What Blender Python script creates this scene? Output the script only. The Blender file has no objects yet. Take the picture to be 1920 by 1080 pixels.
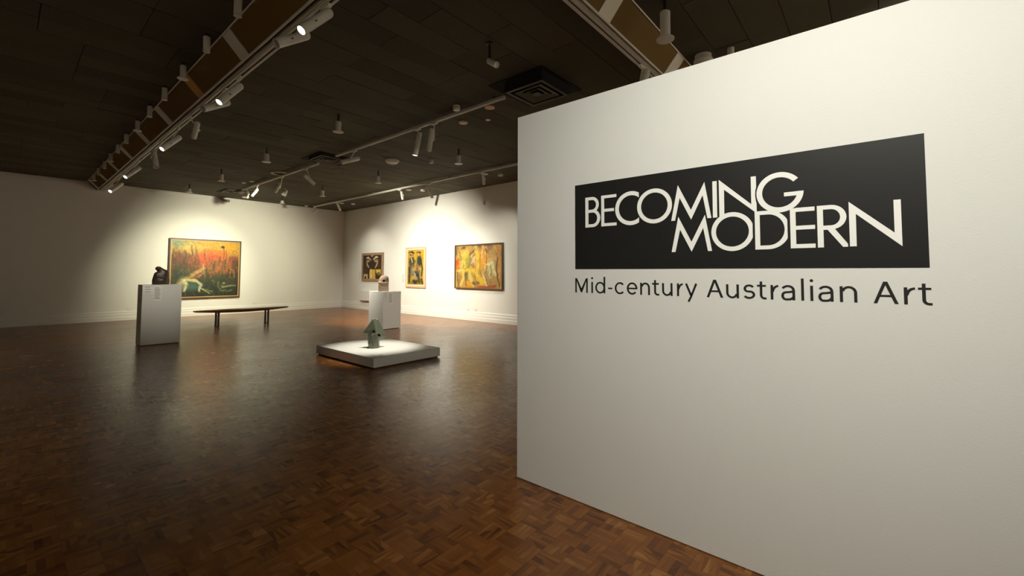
import bpy, bmesh, math, random
import numpy as np
from mathutils import Vector, Matrix

random.seed(7)
RNG = np.random.default_rng(11)
SC = bpy.context.scene
COL = SC.collection

# ------------------------------------------------------------------ camera
EYE = 1.55
F_PX, PY = 805.29, 473.93
YAW, PITCH, ROLL = 0.8678, 0.0476, 0.003
fw = Vector((math.sin(YAW) * math.cos(PITCH), math.cos(YAW) * math.cos(PITCH), math.sin(PITCH)))
rt0 = Vector((math.cos(YAW), -math.sin(YAW), 0))
up0 = rt0.cross(fw)
rt = rt0 * math.cos(ROLL) + up0 * math.sin(ROLL)
up = -rt0 * math.sin(ROLL) + up0 * math.cos(ROLL)
cd = bpy.data.cameras.new('camera')
cam = bpy.data.objects.new('camera', cd)
COL.objects.link(cam)
m = Matrix((rt, up, -fw)).transposed().to_4x4()
m.translation = Vector((0, 0, EYE))
cam.matrix_world = m
cd.sensor_width = 36.0
cd.lens = F_PX / 1920 * 36.0
cd.shift_y = -(540 - PY) / 1920
cd.clip_start = 0.05
cd.clip_end = 100
SC.camera = cam

# ------------------------------------------------------------------ world and exposure
w = bpy.data.worlds.new('world')
SC.world = w
w.use_nodes = True
w.node_tree.nodes['Background'].inputs[0].default_value = (1, .95, .85, 1)
w.node_tree.nodes['Background'].inputs[1].default_value = 0.01
SC.view_settings.view_transform = 'Standard'
SC.view_settings.look = 'None'
SC.view_settings.gamma = 1
SC.view_settings.use_curve_mapping = False
SC.view_settings.exposure = 0.0
LED = (1.0, 0.95, 0.78)           # warm gallery LED
POWER = dict(sign=268, left=600, wash=1500, right=120, rwash=2100, plinth=760, tall=420, far=45, rear=900)
LED_LEFT = (1.0, .96, .69)         # the lamps on the front wall are a little yellower
LED_SIGN = (1.0, .98, .86)

# ------------------------------------------------------------------ room dimensions (metres)
XW, YW, H = 9.977, 18.566, 4.352          # right wall, front wall, ceiling
XL, YB = -3.4, -5.0                        # left wall, back wall
XP, YP, HP = 2.5765, 2.1288, 2.7786        # partition face, end, height


# ------------------------------------------------------------------ material helpers
def lin(c):
    return tuple(((v / 255) / 12.92 if v / 255 <= .04045 else ((v / 255 + .055) / 1.055) ** 2.4) for v in c)


class NT:
    def __init__(self, mat):
        mat.use_nodes = True
        self.t = mat.node_tree
        self.t.nodes.clear()

    def n(self, kind, **kw):
        nd = self.t.nodes.new(kind)
        for k, v in kw.items():
            if k.startswith('_'):
                nd.inputs[k[1:]].default_value = v
            else:
                setattr(nd, k, v)
        return nd

    def l(self, a, b):
        self.t.links.new(a, b)


def mat(name, col, rough=.5, metal=0., spec=.5, noise=0., nscale=20., bump=0., bscale=200., coat=0.):
    M = bpy.data.materials.new(name)
    T = NT(M)
    out = T.n('ShaderNodeOutputMaterial')
    p = T.n('ShaderNodeBsdfPrincipled')
    T.l(p.outputs[0], out.inputs[0])
    p.inputs['Base Color'].default_value = (*col, 1)
    p.inputs['Roughness'].default_value = rough
    p.inputs['Metallic'].default_value = metal
    p.inputs['Specular IOR Level'].default_value = spec
    p.inputs['Coat Weight'].default_value = coat
    tc = T.n('ShaderNodeTexCoord')
    if noise > 0:
        nz = T.n('ShaderNodeTexNoise', _Scale=nscale, _Detail=4.)
        T.l(tc.outputs['Object'], nz.inputs['Vector'])
        mr = T.n('ShaderNodeMapRange')
        mr.inputs['To Min'].default_value = 1 - noise
        mr.inputs['To Max'].default_value = 1 + noise
        T.l(nz.outputs['Fac'], mr.inputs['Value'])
        mx = T.n('ShaderNodeMix', data_type='RGBA', blend_type='MULTIPLY')
        mx.inputs['Factor'].default_value = 1
        mx.inputs[6].default_value = (*col, 1)
        T.l(mr.outputs['Result'], mx.inputs[7])
        T.l(mx.outputs[2], p.inputs['Base Color'])
    if bump > 0:
        nb = T.n('ShaderNodeTexNoise', _Scale=bscale, _Detail=3.)
        T.l(tc.outputs['Object'], nb.inputs['Vector'])
        b = T.n('ShaderNodeBump', _Strength=bump, _Distance=.002)
        T.l(nb.outputs['Fac'], b.inputs['Height'])
        T.l(b.outputs['Normal'], p.inputs['Normal'])
    return M


def emit(name, col, strength):
    M = bpy.data.materials.new(name)
    T = NT(M)
    out = T.n('ShaderNodeOutputMaterial')
    e = T.n('ShaderNodeEmission')
    e.inputs[0].default_value = (*col, 1)
    e.inputs[1].default_value = strength
    T.l(e.outputs[0], out.inputs[0])
    return M


def paint_mat(name):
    M = bpy.data.materials.new(name)
    T = NT(M)
    out = T.n('ShaderNodeOutputMaterial')
    p = T.n('ShaderNodeBsdfPrincipled')
    T.l(p.outputs[0], out.inputs[0])
    a = T.n('ShaderNodeVertexColor', layer_name='paint')
    T.l(a.outputs[0], p.inputs['Base Color'])
    p.inputs['Roughness'].default_value = .55
    tc = T.n('ShaderNodeTexCoord')
    nb = T.n('ShaderNodeTexNoise', _Scale=60., _Detail=4.)
    T.l(tc.outputs['Object'], nb.inputs['Vector'])
    b = T.n('ShaderNodeBump', _Strength=.35, _Distance=.004)
    T.l(nb.outputs['Fac'], b.inputs['Height'])
    T.l(b.outputs['Normal'], p.inputs['Normal'])
    return M


def parquet_mat():
    """colour per strip (island / object random) and per square (cell noise)"""
    M = bpy.data.materials.new('parquet')
    T = NT(M)
    out = T.n('ShaderNodeOutputMaterial')
    p = T.n('ShaderNodeBsdfPrincipled')
    T.l(p.outputs[0], out.inputs[0])
    geo = T.n('ShaderNodeNewGeometry')
    oi = T.n('ShaderNodeObjectInfo')
    add = T.n('ShaderNodeMath', operation='ADD')
    T.l(geo.outputs['Random Per Island'], add.inputs[0])
    T.l(oi.outputs['Random'], add.inputs[1])
    fr = T.n('ShaderNodeMath', operation='FRACT')
    T.l(add.outputs[0], fr.inputs[0])
    # square cell
    dv = T.n('ShaderNodeVectorMath', operation='SCALE')
    dv.inputs['Scale'].default_value = 1 / PSQ
    T.l(geo.outputs['Position'], dv.inputs[0])
    sub = T.n('ShaderNodeVectorMath', operation='MULTIPLY')
    sub.inputs[1].default_value = (1, 1, 0)
    T.l(dv.outputs[0], sub.inputs[0])
    fl = T.n('ShaderNodeVectorMath', operation='FLOOR')
    T.l(sub.outputs[0], fl.inputs[0])
    wn = T.n('ShaderNodeTexWhiteNoise', noise_dimensions='3D')
    T.l(fl.outputs[0], wn.inputs['Vector'])
    mixv = T.n('ShaderNodeMix', data_type='FLOAT')
    mixv.inputs['Factor'].default_value = .5
    T.l(fr.outputs[0], mixv.inputs[2])
    T.l(wn.outputs['Value'], mixv.inputs[3])
    # grain
    mp = T.n('ShaderNodeMapping')
    mp.inputs['Scale'].default_value = (60, 60, 60)
    T.l(geo.outputs['Position'], mp.inputs['Vector'])
    gn = T.n('ShaderNodeTexNoise', _Scale=1.5, _Detail=5., _Distortion=.4)
    T.l(mp.outputs[0], gn.inputs['Vector'])
    ad2 = T.n('ShaderNodeMath', operation='MULTIPLY_ADD')
    ad2.inputs[1].default_value = .14
    T.l(gn.outputs['Fac'], ad2.inputs[0])
    T.l(mixv.outputs[0], ad2.inputs[2])
    cr = T.n('ShaderNodeValToRGB')
    els = cr.color_ramp.elements
    els[0].position, els[0].color = .12, (*lin((90, 52, 25)), 1)
    els[1].position, els[1].color = 1.0, (*lin((162, 110, 56)), 1)
    e = els.new(.38); e.color = (*lin((124, 74, 33)), 1)
    e = els.new(.62); e.color = (*lin((138, 84, 37)), 1)
    e = els.new(.85); e.color = (*lin((148, 96, 45)), 1)
    T.l(ad2.outputs[0], cr.inputs[0])
    T.l(cr.outputs[0], p.inputs['Base Color'])
    # worn satin varnish
    rn = T.n('ShaderNodeTexNoise', _Scale=1.3, _Detail=3.)
    T.l(geo.outputs['Position'], rn.inputs['Vector'])
    mr = T.n('ShaderNodeMapRange')
    mr.inputs['To Min'].default_value = .20
    mr.inputs['To Max'].default_value = .31
    T.l(rn.outputs['Fac'], mr.inputs['Value'])
    T.l(mr.outputs['Result'], p.inputs['Roughness'])
    p.inputs['Specular IOR Level'].default_value = .42
    return M


def tile_mat():
    M = bpy.data.materials.new('ceiling_tile_black')
    T = NT(M)
    out = T.n('ShaderNodeOutputMaterial')
    p = T.n('ShaderNodeBsdfPrincipled')
    T.l(p.outputs[0], out.inputs[0])
    geo = T.n('ShaderNodeNewGeometry')
    oi = T.n('ShaderNodeObjectInfo')
    add = T.n('ShaderNodeMath', operation='ADD')
    T.l(geo.outputs['Random Per Island'], add.inputs[0])
    T.l(oi.outputs['Random'], add.inputs[1])
    fr = T.n('ShaderNodeMath', operation='FRACT')
    T.l(add.outputs[0], fr.inputs[0])
    cr = T.n('ShaderNodeValToRGB')
    cr.color_ramp.elements[0].color = (*lin((76, 72, 59)), 1)
    cr.color_ramp.elements[1].color = (*lin((90, 86, 71)), 1)
    T.l(fr.outputs[0], cr.inputs[0])
    nz = T.n('ShaderNodeTexNoise', _Scale=90., _Detail=3.)
    T.l(geo.outputs['Position'], nz.inputs['Vector'])
    mr = T.n('ShaderNodeMapRange')
    mr.inputs['To Min'].default_value = .75
    mr.inputs['To Max'].default_value = 1.25
    T.l(nz.outputs['Fac'], mr.inputs['Value'])
    mx = T.n('ShaderNodeMix', data_type='RGBA', blend_type='MULTIPLY')
    mx.inputs['Factor'].default_value = 1
    T.l(cr.outputs[0], mx.inputs[6])
    T.l(mr.outputs['Result'], mx.inputs[7])
    T.l(mx.outputs[2], p.inputs['Base Color'])
    b = T.n('ShaderNodeBump', _Strength=.5, _Distance=.003)
    T.l(nz.outputs['Fac'], b.inputs['Height'])
    T.l(b.outputs['Normal'], p.inputs['Normal'])
    p.inputs['Roughness'].default_value = .85
    p.inputs['Specular IOR Level'].default_value = .25
    return M


PSQ = 0.134          # parquet square
M = {}
M['wall'] = mat('wall_paint', (.80, .785, .74), .75, noise=.015, nscale=3, bump=.25, bscale=160, spec=.25)
M['partition'] = mat('partition_paint', (.80, .79, .755), .6, noise=.012, nscale=4, bump=.18, bscale=140, spec=.3)
M['trim'] = mat('trim_paint', (.82, .80, .75), .45, spec=.4)
M['sub'] = mat('subfloor_dark', lin((30, 18, 12)), .8)
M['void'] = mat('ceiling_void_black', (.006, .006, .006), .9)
M['tile'] = tile_mat()
M['parquet'] = parquet_mat()
M['white_metal'] = mat('white_powder_coat', (.80, .77, .69), .4, noise=.04, nscale=30)
M['dark_metal'] = mat('dark_metal', (.02, .02, .02), .45)
M['track'] = mat('track_white', (.74, .71, .62), .45)
M['panel'] = mat('baffle_brown_hessian', lin((128, 104, 64)), .85, noise=.2, nscale=120, bump=.4, bscale=300, spec=.1)
M['rung'] = mat('baffle_cream_board', (.86, .82, .70), .6, noise=.04, nscale=15)
M['rung_tan'] = mat('baffle_tan_board', lin((226, 168, 92)), .6, noise=.1, nscale=15)
M['duct'] = mat('diffuser_dark_grey', lin((92, 85, 73)), .6)
M['lens'] = emit('lit_lens', (1, .95, .82), 14)
M['lens_off'] = mat('lens_glass_grey', (.45, .44, .40), .12)
M['plastic'] = mat('white_plastic', (.74, .70, .63), .45)
M['cream'] = mat('cream_plastic', lin((226, 190, 150)), .5)
M['plinth'] = mat('plinth_white', (.74, .73, .71), .55, noise=.02, nscale=8, spec=.3)
M['card'] = mat('label_card', (.82, .81, .78), .6)
M['ink'] = mat('label_ink_grey', (.20, .19, .18), .7)
M['black_vinyl'] = mat('black_vinyl', (.0115, .0115, .0110), .42, spec=.35, noise=.1, nscale=40)
M['white_vinyl'] = mat('white_vinyl', (.95, .94, .90), .55)
M['black_text'] = mat('black_cut_vinyl', (.010, .009, .009), .5)
M['bench'] = mat('bench_dark_timber', lin((112, 66, 40)), .38, noise=.35, nscale=14)
M['bench_leg'] = mat('bench_leg_black', lin((48, 32, 22)), .4)
M['bronze'] = mat('dark_bronze', lin((66, 52, 42)), .42, metal=.25, noise=.3, nscale=12)
M['stone'] = mat('beige_stone', lin((166, 142, 120)), .8, noise=.14, nscale=16, bump=.5, bscale=60)
M['green'] = mat('green_bronze', lin((112, 117, 102)), .28, metal=.25, noise=.3, nscale=9)
M['fr_dark'] = mat('frame_dark_wood', lin((78, 56, 32)), .5, noise=.2, nscale=20)
M['fr_gold'] = mat('frame_gilt_slip', lin((196, 158, 100)), .4, noise=.1, nscale=30)
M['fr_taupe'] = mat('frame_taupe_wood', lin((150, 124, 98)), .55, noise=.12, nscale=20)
M['fr_pale'] = mat('frame_pale_wood', lin((206, 172, 138)), .55, noise=.1, nscale=20)
M['fr_mount'] = mat('frame_cream_slip', lin((232, 214, 180)), .6)
M['fr_brown'] = mat('frame_thin_brown', lin((92, 68, 46)), .5, noise=.15, nscale=20)
M['paint'] = paint_mat('oil_paint')
M['grey_box'] = mat('device_grey', lin((120, 112, 96)), .5)


# ------------------------------------------------------------------ object helpers
def link(name, me, material=None, parent=None, loc=None):
    o = bpy.data.objects.new(name, me)
    COL.objects.link(o)
    if material is not None:
        me.materials.clear()
        me.materials.append(material)
    if parent is not None:
        o.parent = parent
    if loc is not None:
        o.location = loc
    return o


def tag(o, label=None, cat=None, group=None, kind=None):
    if label:
        o['label'] = label
    if cat:
        o['category'] = cat
    if group:
        o['group'] = group
    if kind:
        o['kind'] = kind
    return o


def empty(name, loc=(0, 0, 0), rz=0.):
    o = bpy.data.objects.new(name, None)
    COL.objects.link(o)
    o.location = loc
    o.rotation_euler = (0, 0, rz)
    o.empty_display_size = .1
    return o


class MB:
    def __init__(self):
        self.v, self.f, self.smooth = [], [], []

    def add(self, vs, fs, smooth=False):
        b = len(self.v)
        self.v += [tuple(p) for p in vs]
        self.f += [tuple(i + b for i in q) for q in fs]
        self.smooth += [smooth] * len(fs)
        return self

    def box(self, x0, x1, y0, y1, z0, z1):
        vs = [(x, y, z) for x in (x0, x1) for y in (y0, y1) for z in (z0, z1)]
        return self.add(vs, [(0, 1, 3, 2), (4, 6, 7, 5), (0, 4, 5, 1), (2, 3, 7, 6), (0, 2, 6, 4), (1, 5, 7, 3)])

    def bbox(self, x0, x1, y0, y1, z0, z1, b=.004):
        """box with chamfered edges"""
        bm = bmesh.new()
        bmesh.ops.create_cube(bm, size=1)
        for v in bm.verts:
            v.co = Vector(((x0 + x1) / 2 + v.co.x * (x1 - x0), (y0 + y1) / 2 + v.co.y * (y1 - y0), (z0 + z1) / 2 + v.co.z * (z1 - z0)))
        bmesh.ops.bevel(bm, geom=bm.edges[:], offset=b, segments=2, affect='EDGES', profile=.5)
        bm.verts.index_update()
        self.add([v.co[:] for v in bm.verts], [[v.index for v in f.verts] for f in bm.faces])
        bm.free()
        return self

    def lathe(self, prof, p0, d, n=20, smooth=True, cap=True):
        """profile [(r, t)] revolved round the axis from p0 along d"""
        p0 = Vector(p0)
        d = Vector(d).normalized()
        a = d.orthogonal().normalized()
        b = d.cross(a)
        vs, fs = [], []
        for r, t in prof:
            for k in range(n):
                an = 2 * math.pi * k / n
                vs.append(p0 + d * t + (a * math.cos(an) + b * math.sin(an)) * r)
        for i in range(len(prof) - 1):
            for k in range(n):
                fs.append((i * n + k, i * n + (k + 1) % n, (i + 1) * n + (k + 1) % n, (i + 1) * n + k))
        self.add(vs, fs, smooth)
        if cap:
            m_ = len(prof) - 1
            self.add(vs[:n], [tuple(range(n))[::-1]])
            self.add(vs[m_ * n:], [tuple(range(n))])
        return self

    def rod(self, a, b, r, n=10):
        a, b = Vector(a), Vector(b)
        return self.lathe([(r, 0), (r, (b - a).length)], a, b - a, n)

    def prism(self, pts, to3, d0, d1):
        """polygon pts (2D) extruded between depths d0 and d1; to3(u,v,d)"""
        n = len(pts)
        vs = [to3(u, v, d0) for u, v in pts] + [to3(u, v, d1) for u, v in pts]
        fs = [tuple(range(n)), tuple(range(n, 2 * n))[::-1]]
        fs += [(i, i + n, (i + 1) % n + n, (i + 1) % n) for i in range(n)]
        return self.add(vs, fs)

    def build(self, name, material, parent=None, fix=True):
        me = bpy.data.meshes.new(name)
        me.from_pydata(self.v, [], self.f)
        if fix:
            bm = bmesh.new()
            bm.from_mesh(me)
            bmesh.ops.remove_doubles(bm, verts=bm.verts, dist=1e-6)
            bmesh.ops.recalc_face_normals(bm, faces=bm.faces)
            bm.to_mesh(me)
            bm.free()
            if any(self.smooth):
                for p in me.polygons:
                    p.use_smooth = True
                try:
                    me.set_sharp_from_angle(angle=math.radians(35))
                except Exception:
                    pass
        else:
            me.polygons.foreach_set('use_smooth', self.smooth)
        me.update()
        return link(name, me, material, parent)


def local(parent, o):
    """give o's mesh coordinates (world) relative to an un-rotated parent at its location"""
    o.matrix_parent_inverse = Matrix.Translation(-Vector(parent.location))
    return o


def subpart(parent, mb, name, material):
    """piece of a part whose own frame coincides with the world"""
    return mb.build(name, material, parent)


def part(parent, mb, name, material):
    return local(parent, mb.build(name, material, parent))


# ------------------------------------------------------------------ the room shell
def struct(o):
    o['kind'] = 'structure'
    return o


floor = struct(MB().box(XL - .2, XW + .2, YB - .2, YW + .2, -.10, -.006).build('floor', M['sub']))
ceiling = struct(MB().box(XL - .2, XW + .2, YB - .2, YW + .2, H + .022, H + .15).build('ceiling', M['void']))
struct(MB().box(XL - .2, XW + .2, YW, YW + .2, -.1, H + .02).build('wall_front', M['wall']))
struct(MB().box(XW, XW + .2, YB - .2, YW, -.1, H + .02).build('wall_right', M['wall']))
struct(MB().box(XL - .2, XL, YB - .2, YW, -.1, H + .02).build('wall_left', M['wall']))
struct(MB().box(XL, XW, YB - .2, YB, -.1, H + .02).build('wall_back', M['wall']))
struct(MB().bbox(XP, XP + .30, -3.2, YP, .004, HP, .003).build('wall_partition', M['partition']))
struct(MB().box(XP + .012, XP + .288, -3.19, YP - .012, -.006, .004).build('trim_2', M['dark_metal']))

BPROF = [(0, 0), (.048, 0), (.048, .105), (.036, .120), (.036, .195), (.022, .210), (.022, .268), (.010, .292), (0, .292)]


def baseboard(name, fn, a, b):
    n = len(BPROF)
    mb = MB()
    vs = [fn(d, z, a) for d, z in BPROF] + [fn(d, z, b) for d, z in BPROF]
    fs = [(i, (i + 1) % n, (i + 1) % n + n, i + n) for i in range(n)] + [tuple(range(n)), tuple(range(n, 2 * n))[::-1]]
    return struct(mb.add(vs, fs).build(name, M['trim']))


baseboard('baseboard_front', lambda d, z, t: (t, YW - d, z), XL, XW - .05)
baseboard('baseboard_right', lambda d, z, t: (XW - d, t, z), YB, YW - .0)
baseboard('baseboard_left', lambda d, z, t: (XL + d, t, z), YB, YW)
# narrow picture rail under the ceiling of the front wall
struct(MB().box(XL, XW, YW - .018, YW, H - .105, H - .08).box(XL, XW, YW - .010, YW, H - .08, H - .02).build('trim_1', M['trim']))


def camd(x, y):
    return math.hypot(x, y)


def in_view(x, y, z, mg=30):
    p = Vector((x, y, z - EYE))
    d = p.dot(fw)
    if d < .2:
        return False
    u = 960 + F_PX * p.dot(rt) / d
    v = PY - F_PX * p.dot(up) / d
    return -mg < u < 1920 + mg and -mg < v < 1080 + mg


# ---- parquet: squares of five strips, direction alternating
NS = 4
SW = PSQ / NS


def strip_boxes():
    """shared meshes for single strips: thin box with chamfer-free edges, slight tilt"""
    res = []
    for k in range(10):
        tx, ty = random.uniform(-1, 1) * .0005, random.uniform(-1, 1) * .0009
        lx, ly = PSQ / 2 - .0005, SW / 2 - .0004
        vs = [(sx * lx, sy * ly, (0 if t else -.006) + (tx * sx * lx + ty * sy * ly if t else 0)) for sx in (-1, 1) for sy in (-1, 1) for t in (0, 1)]
        me = bpy.data.meshes.new('parquet_strip')
        me.from_pydata(vs, [], [(0, 1, 3, 2), (4, 6, 7, 5), (0, 4, 5, 1), (2, 3, 7, 6), (0, 2, 6, 4), (1, 5, 7, 3)])
        bm = bmesh.new(); bm.from_mesh(me); bmesh.ops.recalc_face_normals(bm, faces=bm.faces); bm.to_mesh(me); bm.free()
        me.materials.append(M['parquet'])
        res.append(me)
    return res


def build_parquet():
    i0, i1 = math.floor(XL / PSQ), math.ceil(XW / PSQ)
    j0, j1 = math.floor(YB / PSQ), math.ceil(YW / PSQ)
    cand = []
    for i in range(i0, i1):
        for j in range(j0, j1):
            cx, cy = (i + .5) * PSQ, (j + .5) * PSQ
            if cx > XP - .05 and cy < YP + .05 and cx < XP + .33:
                if cx > XP - .0:
                    if not in_view(cx, cy, 0):
                        pass
            cand.append((camd(cx, cy), cx, cy, (i + j) % 2))
    cand.sort()
    near = []
    for c in cand:
        if len(near) >= 75:
            break
        if in_view(c[1], c[2], 0, -5) and not (XP < c[1] and c[2] < YP):
            near.append(c)
    nearset = {(c[1], c[2]) for c in near}
    meshes = strip_boxes()
    for d, cx, cy, o in near:
        for k in range(NS):
            t = -PSQ / 2 + (k + .5) * SW
            x, y = (cx, cy + t) if o else (cx + t, cy)
            ob = bpy.data.objects.new('parquet_strip', random.choice(meshes))
            COL.objects.link(ob)
            ob.parent = floor
            ob.location = (x, y, 0)
            ob.rotation_euler = (0, 0, 0 if o else math.pi / 2)
    vs, fs = [], []
    for d, cx, cy, o in cand:
        if (cx, cy) in nearset:
            continue
        n = NS
        for k in range(n):
            t = -PSQ / 2 + (k + .5) * SW
            x, y = (cx, cy + t) if o else (cx + t, cy)
            lx, ly = (PSQ / 2 - .0005, SW / 2 - .0004)
            if not o:
                lx, ly = ly, lx
            ta, tb = random.uniform(-1, 1) * .0005, random.uniform(-1, 1) * .0009
            tx, ty = (ta, tb) if o else (tb, ta)
            b = len(vs)
            for sx, sy in ((-1, -1), (1, -1), (1, 1), (-1, 1)):
                vs.append((x + sx * lx, y + sy * ly, tx * sx * lx + ty * sy * ly))
            fs.append((b, b + 1, b + 2, b + 3))
    me = bpy.data.meshes.new('parquet_strips')
    me.from_pydata(vs, [], fs)
    me.update()
    o = link('parquet_strips', me, M['parquet'], floor)
    o['kind'] = 'stuff'


build_parquet()


# ---- ceiling tiles, 1.18 x 0.39 in staggered rows along X
def build_tiles():
    TW, TL = .393, 1.18
    rows = []
    y = 2.653 - TW * 20
    k = 0
    tiles = []
    while y < YW:
        off = random.choice([0, .393, .786])
        if abs(y - 2.653) < .01:
            off = (4.35 - XL) % TL
        if abs(y - 3.046) < .01:
            off = (4.763 - XL) % TL
        x = XL - TL + off
        while x < XW:
            ln = TL if random.random() < .75 else TL * 2 / 3
            if abs(y - 2.653) < .01 or abs(y - 3.046) < .01:
                ln = TL
            x0, x1 = max(x, XL), min(x + ln, XW)
            y0, y1 = max(y, YB), min(y + TW, YW)
            if x1 - x0 > .03 and y1 - y0 > .03:
                tiles.append((x0, x1, y0, y1))
            x += ln
        y += TW
        k += 1
    g = .0035
    tiles.sort(key=lambda t: camd((t[0] + t[1]) / 2, (t[2] + t[3]) / 2))
    n = 0
    rest = MB()
    cache = {}
    for x0, x1, y0, y1 in tiles:
        cx, cy = (x0 + x1) / 2, (y0 + y1) / 2
        vis = any(in_view(px, py_, H) for px in (x0, cx, x1) for py_ in (y0, y1))
        dz = random.uniform(-.003, .003)
        sag = random.uniform(-.004, .004)
        if vis and n < 290:
            key = (round(x1 - x0, 3), round(y1 - y0, 3), random.randrange(4))
            if key not in cache:
                hx, hy = (x1 - x0) / 2 - g, (y1 - y0) / 2 - g
                s = random.uniform(-.004, .004)
                vs = [(sx * hx, sy * hy, (.022 if t else 0) + (0 if t else s * sx)) for sx in (-1, 1) for sy in (-1, 1) for t in (0, 1)]
                me = bpy.data.meshes.new('ceiling_tile')
                me.from_pydata(vs, [], [(0, 1, 3, 2), (4, 6, 7, 5), (0, 4, 5, 1), (2, 3, 7, 6), (0, 2, 6, 4), (1, 5, 7, 3)])
                bm = bmesh.new(); bm.from_mesh(me); bmesh.ops.recalc_face_normals(bm, faces=bm.faces); bm.to_mesh(me); bm.free()
                me.materials.append(M['tile'])
                cache[key] = me
            o = bpy.data.objects.new('ceiling_tile', cache[key])
            COL.objects.link(o)
            o.parent = ceiling
            o.location = (cx, cy, H + dz + .001)
            n += 1
        else:
            rest.box(x0 + g, x1 - g, y0 + g, y1 - g, H + dz + .001, H + dz + .022)
    o = rest.build('ceiling_tiles', M['tile'], ceiling, fix=False)
    o['kind'] = 'stuff'


build_tiles()


# ------------------------------------------------------------------ exhibition sign on the partition
S0 = 1.6014          # wall y of the sign's left edge


def sg(s, z, d):
    return (XP - d, S0 - s, z)


def arc(cx, cz, r, a0, a1, n=40, rz=None):
    rz = rz or r
    return [(cx + r * math.cos(math.radians(a0 + (a1 - a0) * i / n)), cz + rz * math.sin(math.radians(a0 + (a1 - a0) * i / n))) for i in range(n + 1)]


def ring(mb, cx, cz, ro, ri, a0, a1, d0, d1, n=48, roz=None, riz=None, smax=None, smin=None):
    o_ = arc(cx, cz, ro, a0, a1, n, roz)
    i_ = arc(cx, cz, ri, a0, a1, n, riz)
    cl = lambda p: (max(min(p[0], smax if smax else 9), smin if smin else -9), p[1])
    o_ = [cl(p) for p in o_]
    i_ = [cl(p) for p in i_]
    for k in range(n):
        mb.prism([o_[k], o_[k + 1], i_[k + 1], i_[k]], sg, d0, d1)


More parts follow.
